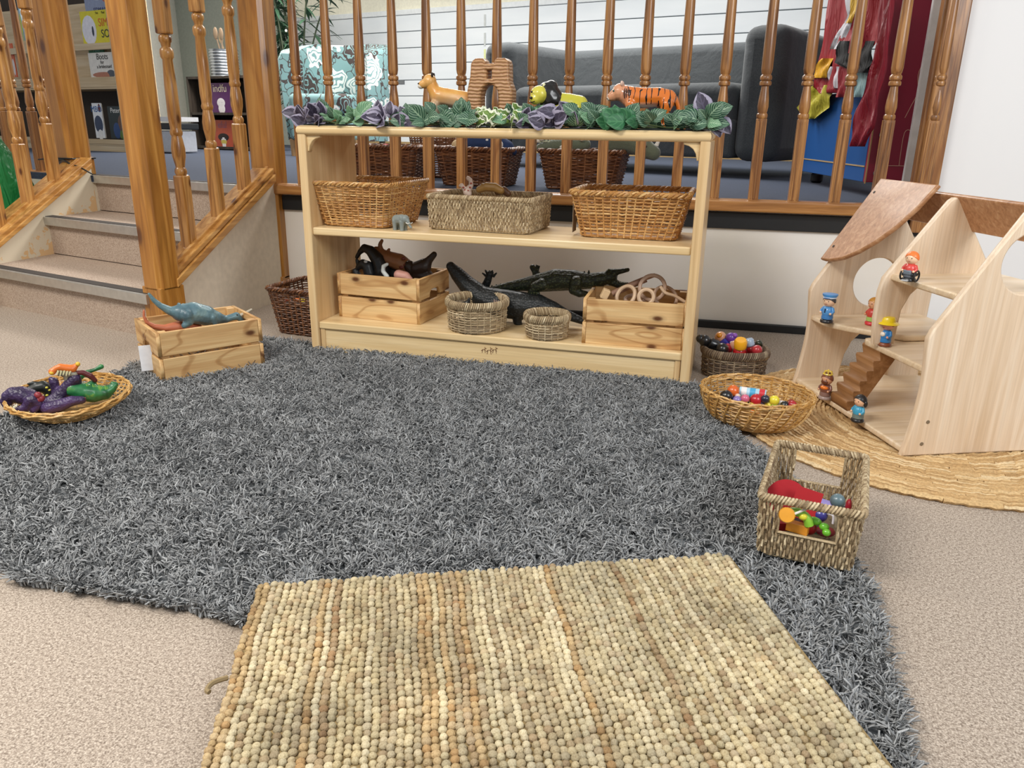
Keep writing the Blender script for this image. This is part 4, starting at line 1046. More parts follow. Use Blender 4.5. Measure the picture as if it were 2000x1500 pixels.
m.build('spines', plain('a8ad94', .9), t)
for q in ((-.068, -.015, .02), (-.052, -.02, .028), (.04, -.03, -.004), (.118, -.02, .03)): MB().ell(q, (.012, .009, .009), 10, 6).build('claw', plain('d9d6c8', .9), t)
p = atY(940, 283, 1.08); t = thing('soft_toy_penguin', 'dark blue soft toy with cream foot lying on the middle platform basket', 'soft toy', (p.x, 1.06, p.z))
skin('body', [[(-.06, 0, .0, .03), (.0, 0, .008, .042), (.07, 0, .005, .042), (.12, .0, -.01, .03), (.15, 0, -.025, .014)]], plain('1d3157', .9), t, .005)
MB().ell((-.095, -.01, -.004), (.03, .025, .026), 14, 8).build('foot', plain('c3ab83', .9), t)
MB().ell((.095, -.03, 0), (.02, .018, .022), 12, 8).build('white_patch', plain('dcdcd8', .9), t)
MB().ell((.045, -.035, .02), (.012, .008, .008), 12, 8).build('white_spot', plain('dcdcd8', .9), t)
p = atY(745, 288, 1.1); t = thing('soft_toy', 'small red and black soft toy peeping out of the left platform basket', 'soft toy', (p.x, 1.08, p.z))
MB().ell((-.015, 0, -.005), (.026, .022, .02), 12, 8).build('head', plain('33302e', .9), t); MB().ell((.03, 0, -.005), (.022, .02, .022), 12, 8).build('body', plain('a81f22', .8), t); MB().ell((-.02, -.02, 0), (.008, .004, .01), 10, 6).build('eye_patch', plain('e6e6e2', .8), t)
# ------------------------------------------------------------------ doll house
DHL = Vector((1.758, -.365, .0135)); DRZ = math.atan2(.394, .919)
dh = thing('doll_house', 'open birch plywood doll house with curved brown roof on the round mat', 'doll house', DHL, DRZ)
DM4 = Matrix.Translation(DHL) @ Matrix.Rotation(DRZ, 4, 'Z')
def dl(x, a, z): return DM4 @ Vector((x, a, z))          # x depth, a along the front (left), z up
def circ(cx, cz, r, n=40): return [(cx+r*math.cos(2*PI*i/n), cz+r*math.sin(2*PI*i/n)) for i in range(n)]
def dpanel(nm, out, holes, a, th=.017, mat=BIRCH, parent=dh):
    me = slab(out, holes, th, .004); me.transform(XZ); me.transform(Matrix.Translation((0, a, 0))); return finish(nm, me, mat, parent, autosm=50)
side = smooth_path([(0, 0), (.012, .07), (.020, .14), (.020, .2), (.014, .26), (.012, .285)], 4)
side = [(p.x, p.y) for p in side]+[(.02, .305), (.188, .562), (.2, .572), (.213, .572), (.225, .56), (.392, .31), (.396, .29), (.394, .2), (.396, .1), (.402, 0)]
arch = [(.14, .0), (.14, .04), (.148, .09), (.165, .13), (.19, .155), (.22, .163), (.25, .155), (.275, .13), (.29, .09), (.296, .04), (.296, .0)]
i0 = side+[(.296, 0)]+[(x, z) for x, z in reversed(arch[1:-1])]+[(.14, 0)]
pr_ = dpanel('right_panel', side, [circ(.222, .452, .068)], .0)
for x, z in ((.045, .03), (.05, .085)): MB().lathe([(.0045, 0), (.0045, .001), (.002, .0012)], 12).build('screw', plain('7d6c55', .6), pr_, loc=(x, -.0085, z), rot=(PI/2, 0, 0))
dpanel('left_panel', i0, [circ(.213, .307, .071)], .535)
mid = [(.05, .2), (.042, .27), (.043, .34), (.05, .375), (.19, .565), (.2, .572), (.213, .572), (.225, .56), (.335, .40), (.335, .36), (.16, .36), (.13, .33), (.112, .29), (.108, .2)]
dpanel('middle_panel', mid, [], .255, .016)
def board(nm, poly, z, th=.016, mat=BIRCH_X):
    me = slab(poly, (), th, .004); me.transform(Matrix.Translation((0, 0, z-th/2))); return finish(nm, me, mat, dh, autosm=50)
board('floor_board', [(.004, .0), (.398, .0), (.398, .535), (.004, .535)], .020)
board('left_shelf', [(.026, .527), (.026, .46), (.034, .425), (.06, .385), (.10, .34), (.13, .31), (.16, .28), (.36, .28), (.36, .527)], .213)
board('right_shelf', [(.068, .008), (.068, .31), (.078, .33), (.10, .335), (.36, .335), (.36, .27), (.36, .008)], .196)
board('top_shelf', [(.068, .008), (.068, .262), (.36, .262), (.36, .008)], .384)
# curved roof on the front slope, back roof board
sl_ = Vector((.188-.02, 0, .562-.305)).normalized()      # up the slope in x,z
def on_slope(pts, th, nm, origin, dirv, mat):
    """pts (s along slope, a along front)"""
    me = slab([(p[0], p[1]) for p in pts], (), th, .004)
    nrm_ = Vector((-dirv.z, 0, dirv.x))
    M = Matrix(((dirv.x, 0, nrm_.x, origin.x), (0, 1, 0, origin.y), (dirv.z, 0, nrm_.z, origin.z), (0, 0, 0, 1)))
    me.transform(M); return finish(nm, me, mat, dh, autosm=50)
Lr = (Vector((.205, 0, .585))-Vector((.055, 0, .36))).length
roof = [(0, .555), (.0, .535), (.006, .50), (.02, .46), (.05, .415), (.09, .375), (.14, .342), (.2, .318), (Lr, .305), (Lr, .555)]
on_slope(roof, .013, 'curved_roof', Vector((.048, 0, .37)), sl_, ROOFW)
sb = Vector((.392-.225, 0, .31-.56)).normalized()
me = slab([(0, 0), (.105, 0), (.105, .553), (0, .553)], (), .013, .004); nb = Vector((-sb.z, 0, sb.x))
me.transform(Matrix(((sb.x, 0, nb.x, .213), (0, 1, 0, 0), (sb.z, 0, nb.z, .578), (0, 0, 0, 1)))); finish('back_roof', me, ROOFW, dh, autosm=50)
for s_, a_ in ((.045, .535), (.225, .535)):
    q = Vector((.048, 0, .37))+sl_*s_+Vector((-sl_.z, 0, sl_.x))*.0065; MB().lathe([(.004, 0), (.004, .0012)], 10).build('screw', plain('2e2018', .6), dh, loc=(q.x, a_, q.z), rot=(0, -math.atan2(sl_.z, sl_.x), 0))
# little steps
m = MB(); ns = 6; z0, z1, xa_, xb_ = .020, .185, .0, .085; w0, w1 = .243, .325
prf = []
for k in range(ns):
    zt = z0+(z1-z0)*(k+1)/ns; x_ = xa_+(xb_-xa_)*k/ns
    prf += [(x_, zt-(z1-z0)/ns+.0), (x_-.006, zt-.006), (x_-.004, zt)]
prf += [(xb_+.004, z1), (xb_+.03, z1-.02), (xa_+.03, z0)]
me = slab(prf, (), w1-w0, .001, XZ); me.transform(Matrix.Translation((.004, (w0+w1)/2, 0))); finish('little_steps', me, STEPW, dh, smooth=False)

# ------------------------------------------------------------------ play figures
def eyes(t, c, r, sep, fwd, z, ang=0):
    for s_ in (-1, 1):
        d = Vector((s_*sep, -fwd, 0)); d.rotate(Matrix.Rotation(ang, 3, 'Z').to_euler()) if ang else None
        MB().ell((c[0]+d.x, c[1]+d.y, z), r, 8, 6).build('eye', plain('17120f', .2), t)
def figure(name, label, loc, rz, sc, skin_, hair, top, bottom, shoe, hat=None, extra=None, cat='toy figure', group='play figures in the doll house'):
    t = thing(name, label, cat, loc, rz, group); t.scale = (sc,)*3      # unit height about 1
    P = lambda c, r=.35: plain(c, r, 0, .3)
    m = MB(); m.lathe([(.001, 0), (.19, 0), (.215, .03), (.21, .09), (.17, .13), (.10, .15)], 20); m.build('shoes', P(shoe), t)
    MB().lathe([(.12, .12), (.185, .14), (.19, .2), (.175, .30), (.12, .33)], 20).build('legs', P(bottom), t)
    b = MB().lathe([(.10, .28), (.185, .29), (.195, .36), (.175, .46), (.13, .54), (.07, .57), (.001, .575)], 20).build('body', P(top), t)
    for s_ in (-1, 1):
        MB().limb([(s_*.16, 0, .50), (s_*.215, -.04, .41), (s_*.19, -.12, .35)], [.05, .05, .04], 10).build('arm', P(top), t)
        MB().ell((s_*.18, -.145, .345), .042, 10, 7).build('hand', P(skin_), t)
    MB().ell((0, 0, .74), (.20, .195, .205), 22, 14).build('head', P(skin_), t)
    MB().ell((0, -.195, .72), (.022, .02, .018), 8, 6).build('nose', P(skin_), t)
    eyes(t, (0, 0), .018, .075, .175, .755)
    MB().tube([(-.04, -.182, .66), (0, -.188, .65), (.04, -.182, .66)], .006, 5).build('mouth', plain('a8483c', .4), t)
    if hair:
        m = MB(); n = 20; k = 9
        vs = []
        for i in range(k+1):
            ph = PI/2-i*(PI*.62)/k
            for j in range(n):
                a = 2*PI*j/n; front = max(0, -math.sin(a)); p2 = max(ph, -.2+front*.75)
                vs.append((.215*math.cos(p2)*math.cos(a), .21*math.cos(p2)*math.sin(a), .745+.225*math.sin(p2)))
        m.v = vs; m.f = [(i*n+j, (i+1)*n+j, (i+1)*n+(j+1) % n, i*n+(j+1) % n) for i in range(k) for j in range(n)]
        o = m.build('hair', P(hair, .5), t); q = o.modifiers.new('s', 'SOLIDIFY'); q.thickness = .015
    if hat: hat(t, P)
    if extra: extra(t, P)
    return t
def cap_hat(t, P):
    MB().lathe([(.2, .84), (.215, .86), (.215, .89), (.25, .95), (.245, .985), (.001, 1.0)], 22).build('cap', P('4a90cf'), t); MB().lathe([(.217, .855), (.222, .86), (.222, .885), (.217, .89)], 22).build('cap_band', P('dfe6ee'), t)
    MB().ell((0, -.2, .86), (.13, .08, .018), 14, 6).build('peak', P('2d5f96'), t)
def sun_hat(t, P):
    MB().lathe([(.35, .77), (.37, .785), (.30, .83), (.24, .86), (.235, .93), (.19, 1.0), (.001, 1.03)], 26).build('sun_hat', P('f0d21e'), t)
def crown(t, P):
    m = MB()
    m.tube([(.15*math.cos(2*PI*i/16), .15*math.sin(2*PI*i/16), .93) for i in range(16)], .028, 6, True)
    for k in range(3):
        a = PI*k/3; m.tube([(.15*math.cos(a), .15*math.sin(a), .93), (.13*math.cos(a), .13*math.sin(a), 1.02), (0, 0, 1.05), (-.13*math.cos(a), -.13*math.sin(a), 1.02), (-.15*math.cos(a), -.15*math.sin(a), .93)], .02, 6)
    m.ell((0, 0, 1.07), .03); m.build('crown', P('e0c24a', .25), t)
    MB().ell((0, -.15, .66), (.13, .07, .10), 14, 8).build('beard', P('6b3a24'), t); MB().ell((0, -.1, .44), (.15, .12, .08), 14, 8).build('collar', P('ea7a1e'), t)
def hairpig(t, P):
    for s_ in (-1, 1): MB().ell((s_*.21, .02, .68), (.06, .07, .12), 12, 8).build('side_hair', P('1c1a1c', .3), t)
def tie(t, P): MB().box((0, -.185, .43), (.04, .02, .14)).build('tie', P('1d2a44'), t, bevel=.005)
fz = DRZ - PI/2      # figures look out of the house front
def put(px, py, z): p = atZ(px, py, z+.0135); return p
figure('play_figure', 'toy figure in light blue uniform and flat cap in the doll house', put(1614, 630, .214), fz+.5, .083, 'f0c9a8', '3b3a3c', '4f90cc', '3e7fc0', '1d1d22', cap_hat, tie)
figure('play_figure', 'toy figure in red top and green shorts half hidden behind the middle panel', put(1701, 634, .214), fz+.2, .080, 'e0a982', 'c98f3c', 'c84438', 'a8c86a', 'd3323a')
figure('play_figure', 'toy figure in blue dress and wide yellow hat at the top of the little steps', put(1727, 675, .197), fz+.3, .076, 'e9a793', 'a04a34', '2f7fc2', '2f7fc2', '8a4a30', sun_hat, lambda t, P: MB().ell((0, -.17, .42), (.1, .06, .08), 12, 8).build('apron', P('efe7da'), t))
w = figure('play_figure', 'red-haired toy figure sitting in a black wheelchair on the top shelf of the doll house', put(1774, 549, .385), fz+.5, .074, 'f4cdaa', 'ee7b33', 'd2463e', '5a6068', '2a2c2e', None, None)
for s_ in (-1, 1): MB().tube([(s_*.22, .02+.17*math.cos(2*PI*i/20), .19+.17*math.sin(2*PI*i/20)) for i in range(20)], .03, 8, True).build('wheel', plain('1e1e20', .4), w)
MB().box((0, .02, .22), (.38, .34, .1)).build('seat', plain('2a2c30', .4), w, bevel=.02); MB().box((0, -.13, .3), (.26, .16, .16)).build('lap', plain('6d7884', .4), w, bevel=.04); MB().box((0, -.25, .05), (.2, .1, .03)).build('foot_rest', plain('c9ccd0', .4), w)
figure('play_figure', 'bearded toy king with gold crown and orange collar on the doll house floor', put(1610, 779, .021), fz+.5, .078, 'd9a07c', '7a4128', '7c4c3c', '8f6f66', 'a58f86', crown)
figure('play_figure', 'black-haired toy figure in turquoise top beside the little wooden steps', put(1674, 823, .021), fz+.3, .075, 'edbd98', '1c1a1c', '3f9fc4', '6f7f7c', '1e1d1f', None, hairpig)

# ------------------------------------------------------------------ garland on the shelf top
def leafmat(name, base, vein, edge=None, freq=34, w=.35):
    n = NT(name); uv = n.n('ShaderNodeUVMap'); s_ = n.n('ShaderNodeSeparateXYZ'); n.l(uv.outputs[0], s_.inputs[0])
    au = n.math('ABSOLUTE', s_.outputs[0]); ph = n.math('MULTIPLY', n.math('MULTIPLY_ADD', au, -.55, s_.outputs[1]), float(freq))
    st = n.math('GREATER_THAN', n.math('SINE', ph), 1-w*2); mid = n.math('LESS_THAN', au, .07)
    f = n.math('MAXIMUM', st, mid); c = n.mix(n.math('MULTIPLY', f, .65), srgb(base), srgb(vein))
    if edge: c = n.mix(n.math('GREATER_THAN', n.math('ADD', au, n.math('MULTIPLY', n.noise(n.coord(), 90, 2), .4)), .82), c, srgb(edge))
    n.b.inputs['Subsurface Weight'].default_value = .0
    return n.fin(c, .5)
LEAFS = {'s': leafmat('striped_leaf', '284f3a', 'a3c0a0', None, 40, .13), 'd': leafmat('dark_leaf_plain', '2c6640', '4b8558', None, 20, .12), 'p': leafmat('purple_leaf', '3c3648', '5a5369', '9a94a8', 20, .1),
         'g': leafmat('pale_leaf', '5d8a66', 'a9c6a4', None, 36, .14), 'i': leafmat('ivy_leaf', '5f7f3a', '86a048', 'e6ead0', 12, .1)}
class LB:
    def __init__(s): s.m = MB(); s.uv = []
    def leaf(s, base, d, face, L, w, droop=.3, ivy=False):
        d = Vector(d).normalized(); f = Vector(face); f = (f-d*f.dot(d)).normalized(); sd = d.cross(f).normalized(); o = len(s.m.v); R, C_ = 7, 5
        for i in range(R):
            v = i/(R-1); ww = w*(math.sin(PI*v**.75)**.8 if 0 < v < 1 else .03)
            if ivy: ww = w*(.03, 1.0, .75, 1.0, .45, .5, .02)[i]
            for j in range(C_):
                u = -1+2*j/(C_-1); p = Vector(base)+d*(L*v)+sd*(u*ww)+f*(L*.12*abs(u)*ww/w)-f*(droop*L*v*v)+Vector((0, 0, -droop*.4*L*v*v))
                s.m.v.append(tuple(p)); s.uv.append((u, v))
        for i in range(R-1):
            for j in range(C_-1): a = o+i*C_+j; s.m.f.append((a, a+1, a+C_+1, a+C_))
gl = thing('leaf_garland', 'artificial leaf garland of green, ivy and purple leaves along the shelf top', 'garland', (0, 0, 0))
rd = random.Random(11); B_ = {k: LB() for k in LEAFS}
spec = [(588, 'p'), (608, 'p'), (625, 'p'), (600, 'p'), (645, 's'), (652, 'g'), (675, 'g'), (690, 'g'), (705, 'g'), (718, 'g'), (735, 'p'), (752, 'p'), (770, 'p'), (790, 'p'), (800, 's'), (818, 's'), (835, 's'), (850, 's'), (868, 's'), (885, 's'), (895, 's'), (905, 's'), (920, 's'), (940, 'i'), (950, 'i'), (962, 'i'), (975, 'i'), (990, 'i'), (1003, 'g'), (1012, 'i'), (1020, 's'), (1025, 'p'), (1030, 'g'), (1040, 'g'), (1045, 's'), (1055, 'p'), (1075, 'p'), (1095, 'p'), (1110, 'p'), (1122, 's'), (1130, 's'), (1145, 'g'), (1160, 's'), (1175, 's'), (1185, 'd'), (1200, 'd'), (1215, 'd'), (1225, 'd'), (1240, 'd'), (1235, 's'), (1255, 's'), (1268, 's'), (1285, 's'), (1300, 's'), (1315, 's'), (1330, 'g'), (1340, 's'), (1352, 's'), (1368, 's'), (1380, 'g'), (1392, 's'), (1400, 's')]
for rep in range(3):
    for px, k in spec:
        if rep == 2 and 1190 < px < 1345: continue
        Y = rd.uniform(.005, .13) if rep else rd.uniform(0, .05)
        x = atY(px+rd.uniform(-14, 14), 240, Y).x
        if x > 1.235: x = 1.235
        base = (x, Y, SH+.006+rd.uniform(0, .02)+(.015 if rep == 2 else 0))
        up_ = rd.uniform(.15, .9) if rep < 2 else rd.uniform(.5, 1.2)
        d = (rd.uniform(-1, 1), rd.uniform(-.9, -.05), up_*(.6 if Y < .03 else 1)); L = rd.uniform(.036, .054)*(1.1 if k in 'sdp' else .9)
        if k == 'i': L *= 1.1
        B_[k].leaf(base, d, (rd.uniform(-.4, .4), -1, .5), L, L*(.42 if k != 'd' else .5), rd.uniform(.1, .45), k == 'i')
def lf(px, py, k, d, L, Y=.03, w=.42, dr=.1):
    p = atY(px, py, Y); B_[k].leaf(p, d, (0, -1, .3), L, L*w, dr)
for a in ((1378, 222, 'p', (-.4, -.1, 1), .062), (1392, 222, 's', (1, -.2, .45), .055), (1396, 228, 'p', (.35, -.3, -.9), .055), (1404, 232, 'p', (.6, -.2, -.6), .05), (582, 222, 'p', (-.6, -.3, .1), .05), (905, 232, 's', (-.1, -.1, 1), .062), (702, 226, 'g', (.7, -.1, .7), .06),
          (858, 236, 's', (.9, -.3, .1), .07), (830, 238, 's', (-.4, -.3, .5), .07), (1065, 244, 'p', (-.5, -.4, .4), .062), (1080, 244, 'p', (.5, -.4, .4), .066), (1040, 244, 'p', (-.7, -.4, .05), .05), (1120, 240, 'p', (.1, -.5, .35), .05), (1235, 244, 'd', (-.5, -.3, .6), .062), (1200, 244, 'd', (-.6, -.4, .2), .058), (1225, 238, 's', (.5, -.2, .9), .06), (745, 243, 'p', (.1, -.5, .5), .045), (775, 245, 'p', (.3, -.5, .5), .05), (620, 243, 'p', (.3, -.5, .3), .056), (600, 243, 'p', (-.4, -.5, .3), .056), (1160, 225, 's', (-.6, -.2, .6), .05), (1180, 238, 's', (.6, -.2, .6), .055)):
    lf(*a)
nm_ = {'s': 'striped_leaves', 'd': 'dark_green_leaves', 'p': 'purple_leaves', 'g': 'pale_green_leaves', 'i': 'ivy_leaves'}
for k, b in B_.items():
    o = b.m.build(nm_[k], LEAFS[k], gl, uv=b.uv, autosm=180); q = o.modifiers.new('s', 'SOLIDIFY'); q.thickness = .0006
m = MB()
for r_ in range(3): m.tube(smooth_path([(x_*.062+.01, .04+r_*.03+.012*math.sin(x_*1.7+r_), SH+.010+.005*math.sin(x_*2.3+r_*2)) for x_ in range(21)], 4), .0022, 6)
m.build('vine_stem', plain('4c5a34', .7), gl)
tag(MB().box((SW/2-.005, .17, SH+.0021), (SW-.035, .30, .004)).build('cloth_strip', plain('1c2420', .9), smooth=False, bevel=.0015), 'dark green cloth strip lying under the garland on the shelf top', 'cloth')

# ------------------------------------------------------------------ toy animals
def four_legs(y, z0, zb, xf, xb, r, dy, lift=()):
    out = []
    for (x, s_) in ((xf, -1), (xf+.012, 1), (xb, -1), (xb-.012, 1)):
        back = x > (xf+xb)/2
        if back: out.append([(x-.004, s_*dy, zb, r*1.7), (x-.012, s_*dy, (zb+z0)*.55+.002, r*1.25), (x+.008, s_*dy, z0+(zb-z0)*.28, r*.85), (x+.002, s_*dy, z0+r*.9, r*.85), (x-.008, s_*dy, z0+r*.7, r*.75)])
        else: out.append([(x, s_*dy, zb, r*1.5), (x+.002, s_*dy, (zb+z0)*.52, r*1.1), (x, s_*dy, z0+r*1.0, r*.85), (x-.008, s_*dy, z0+r*.7, r*.75)])
    return out
# lioness (x: head at left)
LNM = NT('lioness_paint'); _v = LNM.coord(); _s = LNM.n('ShaderNodeSeparateXYZ'); LNM.l(_v, _s.inputs[0])
LNM = LNM.fin(LNM.mix(LNM.ramp(LNM.math('MULTIPLY_ADD', LNM.noise(_v, 30, 2), .02, _s.outputs[2]), [(.055, (0, 0, 0)), (.095, (1, 1, 1))]), srgb('b3a28c'), LNM.ramp(LNM.noise(_v, 40, 3), [(.3, srgb('cf8a34')), (.7, srgb('dda95a'))])), .4, coat=.3)
t = thing('toy_lioness', 'orange toy lioness with raised head on the shelf top left of the wooden arch', 'toy animal', (.372, .14, SH+.006)); t.scale = (1.0, 1.1, 1.08)
skin('body', [[(.045, 0, .078, .024), (.085, 0, .072, .024), (.125, 0, .066, .025), (.14, 0, .06, .020)], [(.04, 0, .078, .022), (.025, 0, .10, .017), (.018, 0, .115, .016)],
     [(.145, .0, .06, .008), (.165, .005, .04, .005), (.17, .005, .02, .005)]]+four_legs(0, 0, .055, .032, .128, .0085, .015), LNM, t, .003)
skin('head', [[(.016, 0, .117, .019), (.0, 0, .111, .012), (-.008, 0, .109, .010)]], plain('d9a45c', .4, 0, .2), t, .0025)
MB().ell((-.012, 0, .104), (.010, .009, .007), 10, 6).build('muzzle', plain('d9d0c0', .5), t); MB().ell((-.018, 0, .111), (.004, .005, .003), 8, 6).build('nose', plain('241b18', .4), t)
for s_ in (-1, 1):
    MB().ell((.026, s_*.014, .134), (.004, .006, .007), 8, 6).build('ear', plain('2c221c', .6), t); MB().ell((.002, s_*.010, .120), .0024, 8, 6).build('eye', plain('17110c', .2), t)
t.rotation_euler = (0, 0, rad(12))
# tiger
TG = NT('tiger_paint'); _v = TG.coord(); _w = TG.n('ShaderNodeTexWave', wave_type='BANDS', bands_direction='X'); _w.inputs['Scale'].default_value = 17; _w.inputs['Distortion'].default_value = 4; _w.inputs['Detail'].default_value = 1.5; _w.inputs['Detail Scale'].default_value = 3
TG.l(TG.coord((1, .6, .5)), _w.inputs['Vector']); _s = TG.n('ShaderNodeSeparateXYZ'); TG.l(_v, _s.inputs[0])
_brk = TG.math('GREATER_THAN', TG.noise(TG.coord((20, 10, 26)), 1.0, 1), .47)
_str = TG.math('MULTIPLY', TG.math('MULTIPLY', TG.math('GREATER_THAN', _w.outputs['Fac'], .925), _brk), TG.math('GREATER_THAN', _s.outputs[0], .035))
_bel = TG.ramp(_s.outputs[2], [(.062, (1, 1, 1)), (.072, (0, 0, 0))]); _legx = TG.ramp(_s.outputs[0], [(.065, (0, 0, 0)), (.08, (1, 1, 1)), (.13, (1, 1, 1)), (.145, (0, 0, 0))])
_bm = TG.n('ShaderNodeMix', data_type='FLOAT'); 
_o = TG.mix(TG.math('MULTIPLY', _bel, _legx), srgb('d9752a'), srgb('e2d2c4')); _frt = TG.ramp(_s.outputs[0], [(.03, (1, 1, 1)), (.055, (0, 0, 0))])
_o = TG.mix(TG.math('MULTIPLY', _frt, .7), _o, srgb('dfa587'))
TG = TG.fin(TG.mix(_str, _o, srgb('1d1416')), .25, coat=.6)
t = thing('toy_tiger', 'large glossy orange striped toy tiger facing left on the shelf top', 'toy animal', (.955, .16, SH+.005))
skin('body', [[(.05, 0, .088, .027), (.09, 0, .085, .027), (.14, 0, .088, .025), (.17, 0, .083, .024)], [(.05, 0, .09, .026), (.032, 0, .096, .023), (.022, 0, .10, .02)], [(.19, 0, .085, .008), (.203, .004, .06, .006), (.206, .004, .03, .005)]]
     +four_legs(0, 0, .068, .055, .172, .0105, .018), TG, t, .003)
skin('head', [[(.018, 0, .101, .023), (.0, 0, .092, .015), (-.008, 0, .088, .012)]], plain('d99a74', .3, 0, .5), t, .0025)
MB().ell((-.014, 0, .084), (.008, .010, .008), 10, 6).build('muzzle', plain('e6d3c4', .4, 0, .4), t)
MB().tube([(-.021, -.008, .083), (-.022, 0, .082), (-.021, .008, .083)], .0012, 5).build('mouth', plain('3a2420', .4), t)
for k in range(4): MB().tube(smooth_path([(.036+k*.006, -.0275+.001*k, .112-.002*k), (.033+k*.0065, -.0285, .100), (.036+k*.006, -.0255, .083)], 4), .0017, 6).build('neck_stripe', plain('241a22', .3), t)
for s_ in (-1, 1):
    MB().ell((.024, s_*.017, .124), (.005, .007, .008), 10, 6).build('ear', plain('d9b8a8', .4), t); MB().ell((.0, s_*.0165, .104), (.0035, .002, .0035), 8, 6).build('eye', plain('2b5550', .1, 0, .5), t)
t.rotation_euler = (0, 0, rad(4)); t.scale = (.92, 1, .98)
# lion
t = thing('toy_lion', 'small yellow toy lion with black mane on the shelf top, between arch and tiger', 'toy animal', (.742, .11, SH+.012)); YL = plain('c9c23a', .3, 0, .5)
skin('body', [[(.03, 0, .058, .02), (.06, 0, .055, .02), (.085, 0, .053, .018)], [(.1, 0, .05, .004), (.118, 0, .045, .003)]]+four_legs(0, 0, .045, .028, .08, .008, .012), YL, t, .003)
skin('mane', [[(.012, 0, .075, .025), (.022, 0, .06, .026), (.02, 0, .045, .022), (.01, 0, .035, .015)], [(.0, -.012, .03, .010), (.02, 0, .09, .014)]], plain('17140f', .3, 0, .5), t, .003, 1)
skin('head', [[(-.008, -.012, .072, .019), (-.017, -.018, .062, .012)]], plain('d2c84a', .3, 0, .5), t, .0025)
for s_ in (-1, 1): MB().ell((-.021+s_*.006, -.024+s_*.006, .077), .0025, 8, 6).build('eye', plain('17110c', .2), t)
MB().ell((-.028, -.027, .064), (.004, .004, .003), 8, 6).build('nose', plain('1c1410', .3), t); MB().tube([(-.020, -.032, .056), (-.027, -.027, .054), (-.031, -.019, .056)], .0012, 5).build('mouth', plain('1c1410', .3), t)
for s_ in (-1, 1): MB().ell((.002, s_*.014, .092), (.004, .005, .006), 8, 6).build('ear', plain('d2d0a8', .4), t)
t.rotation_euler = (0, 0, rad(20)); t.scale = (1.3, 1.3, 1.22); t.location.x = .752; t.location.z = SH+.006
# wooden arch block
AW = NT('ribbed_carved_wood'); _v = AW.coord(); _w = AW.n('ShaderNodeTexWave', wave_type='BANDS', bands_direction='Z'); _w.inputs['Scale'].default_value = 32; _w.inputs['Distortion'].default_value = 3; _w.inputs['Detail'].default_value = 2; _w.inputs['Detail Scale'].default_value = 1.2; AW.l(_v, _w.inputs['Vector'])
AW.bump(_w.outputs['Fac'], .55, .004); AW = AW.fin(AW.ramp(_w.outputs['Fac'], [(0, srgb('946640')), (.5, srgb('ae8052')), (1, srgb('bf946a'))]), .4, coat=.2)
out = [(-.075, 0), (-.030, 0), (-.030, .085), (-.026, .102), (-.015, .114), (0, .118), (.015, .114), (.026, .102), (.030, .085), (.030, 0), (.075, 0), (.077, .10), (.070, .118), (.066, .125), (.064, .175), (.060, .184), (.050, .190), (.024, .190), (.017, .184), (.014, .176), (-.014, .176), (-.017, .184), (-.024, .190), (-.048, .190), (-.058, .184), (-.064, .175), (-.067, .14), (-.072, .12), (-.077, .10)]
out = [(x*.93, z) for x, z in out]
me = slab(out, [[(-.009, .133), (.006, .133), (.006, .158), (-.009, .158)]], .05, .006, XZ)
t = tag(finish('wooden_arch', me, AW, None, loc=(.585, .15, SH+.006), rot=(0, 0, rad(-2)), autosm=60), 'carved ribbed wooden arch block shaped like a ruined gateway on the shelf top', 'block')
# elephant
t = thing('toy_elephant', 'small grey toy elephant on the middle shelf beside the honey wicker basket', 'toy animal', (.318, .048, Z1), rad(-20))
EG = plain('7f8784', .5)
skin('body', [[(-.018, 0, .032, .0135), (.004, 0, .034, .0145), (.02, 0, .036, .012)], [(.02, 0, .036, .012), (.03, 0, .032, .006), (.036, 0, .020, .004), (.044, 0, .012, .003)]]+[[(x, y, .028, .008), (x, y, .006, .0055), (x, y, .002, .006)] for x in (-.018, .012) for y in (-.008, .008)], EG, t, .0016, 2)
for s_ in (-1, 1): MB().ell((.012, s_*.013, .036), (.009, .0025, .011), 10, 6).build('ear', EG, t); MB().tube([(.028, s_*.006, .026), (.038, s_*.007, .023), (.044, s_*.006, .027)], .0014, 6).build('tusk', plain('dcdcd6', .4), t)
MB().tube([(-.03, 0, .036), (-.036, 0, .02)], .0015, 5).build('tail', EG, t)

def critter(name, label, cat, pts, rs, Y, mat, extra=(), vox=.0028, grp=None):
    """toy whose pose is read along a vertical plane at depth Y; the mesh origin is its own first point"""
    P = [atY(a, b, Y) for a, b in pts]; o0 = P[0]
    t = thing(name, label, cat, o0, 0, grp)
    parts = [[(*(p-o0), r) for p, r in zip(P, rs)]]
    for (pp, rr__, dy) in extra:
        parts.append([(*(atY(a, b, Y+dy)-o0), r) for (a, b), r in zip(pp, rr__)])
    skin('body', parts, mat, t, vox, 2); t['_Y'] = 0; del t['_Y']; return t, o0
CRO = NT('crocodile_scales'); _v = CRO.coord((1, 1, 1.3)); _o = vor(CRO, _v, 120); CRO.bump(_o.outputs['Distance'], .45, .003); _s = CRO.n('ShaderNodeSeparateXYZ'); CRO.l(CRO.coord(), _s.inputs[0])
CRO = CRO.fin(CRO.mix(CRO.ramp(_o.outputs['Distance'], [(.1, (1, 1, 1)), (.5, (0, 0, 0))]), srgb('22281b'), srgb('525b3a')), .5)
CRB = NT('dark_crocodile_scales'); _o = vor(CRB, CRB.coord((1, 1, 1.3)), 130); CRB.bump(_o.outputs['Distance'], .45, .003); CRB = CRB.fin(CRB.mix(CRB.ramp(_o.outputs['Distance'], [(.05, (1, 1, 1)), (.3, (0, 0, 0))]), srgb('15191a'), srgb('434c4e')), .5)
Yc = .255
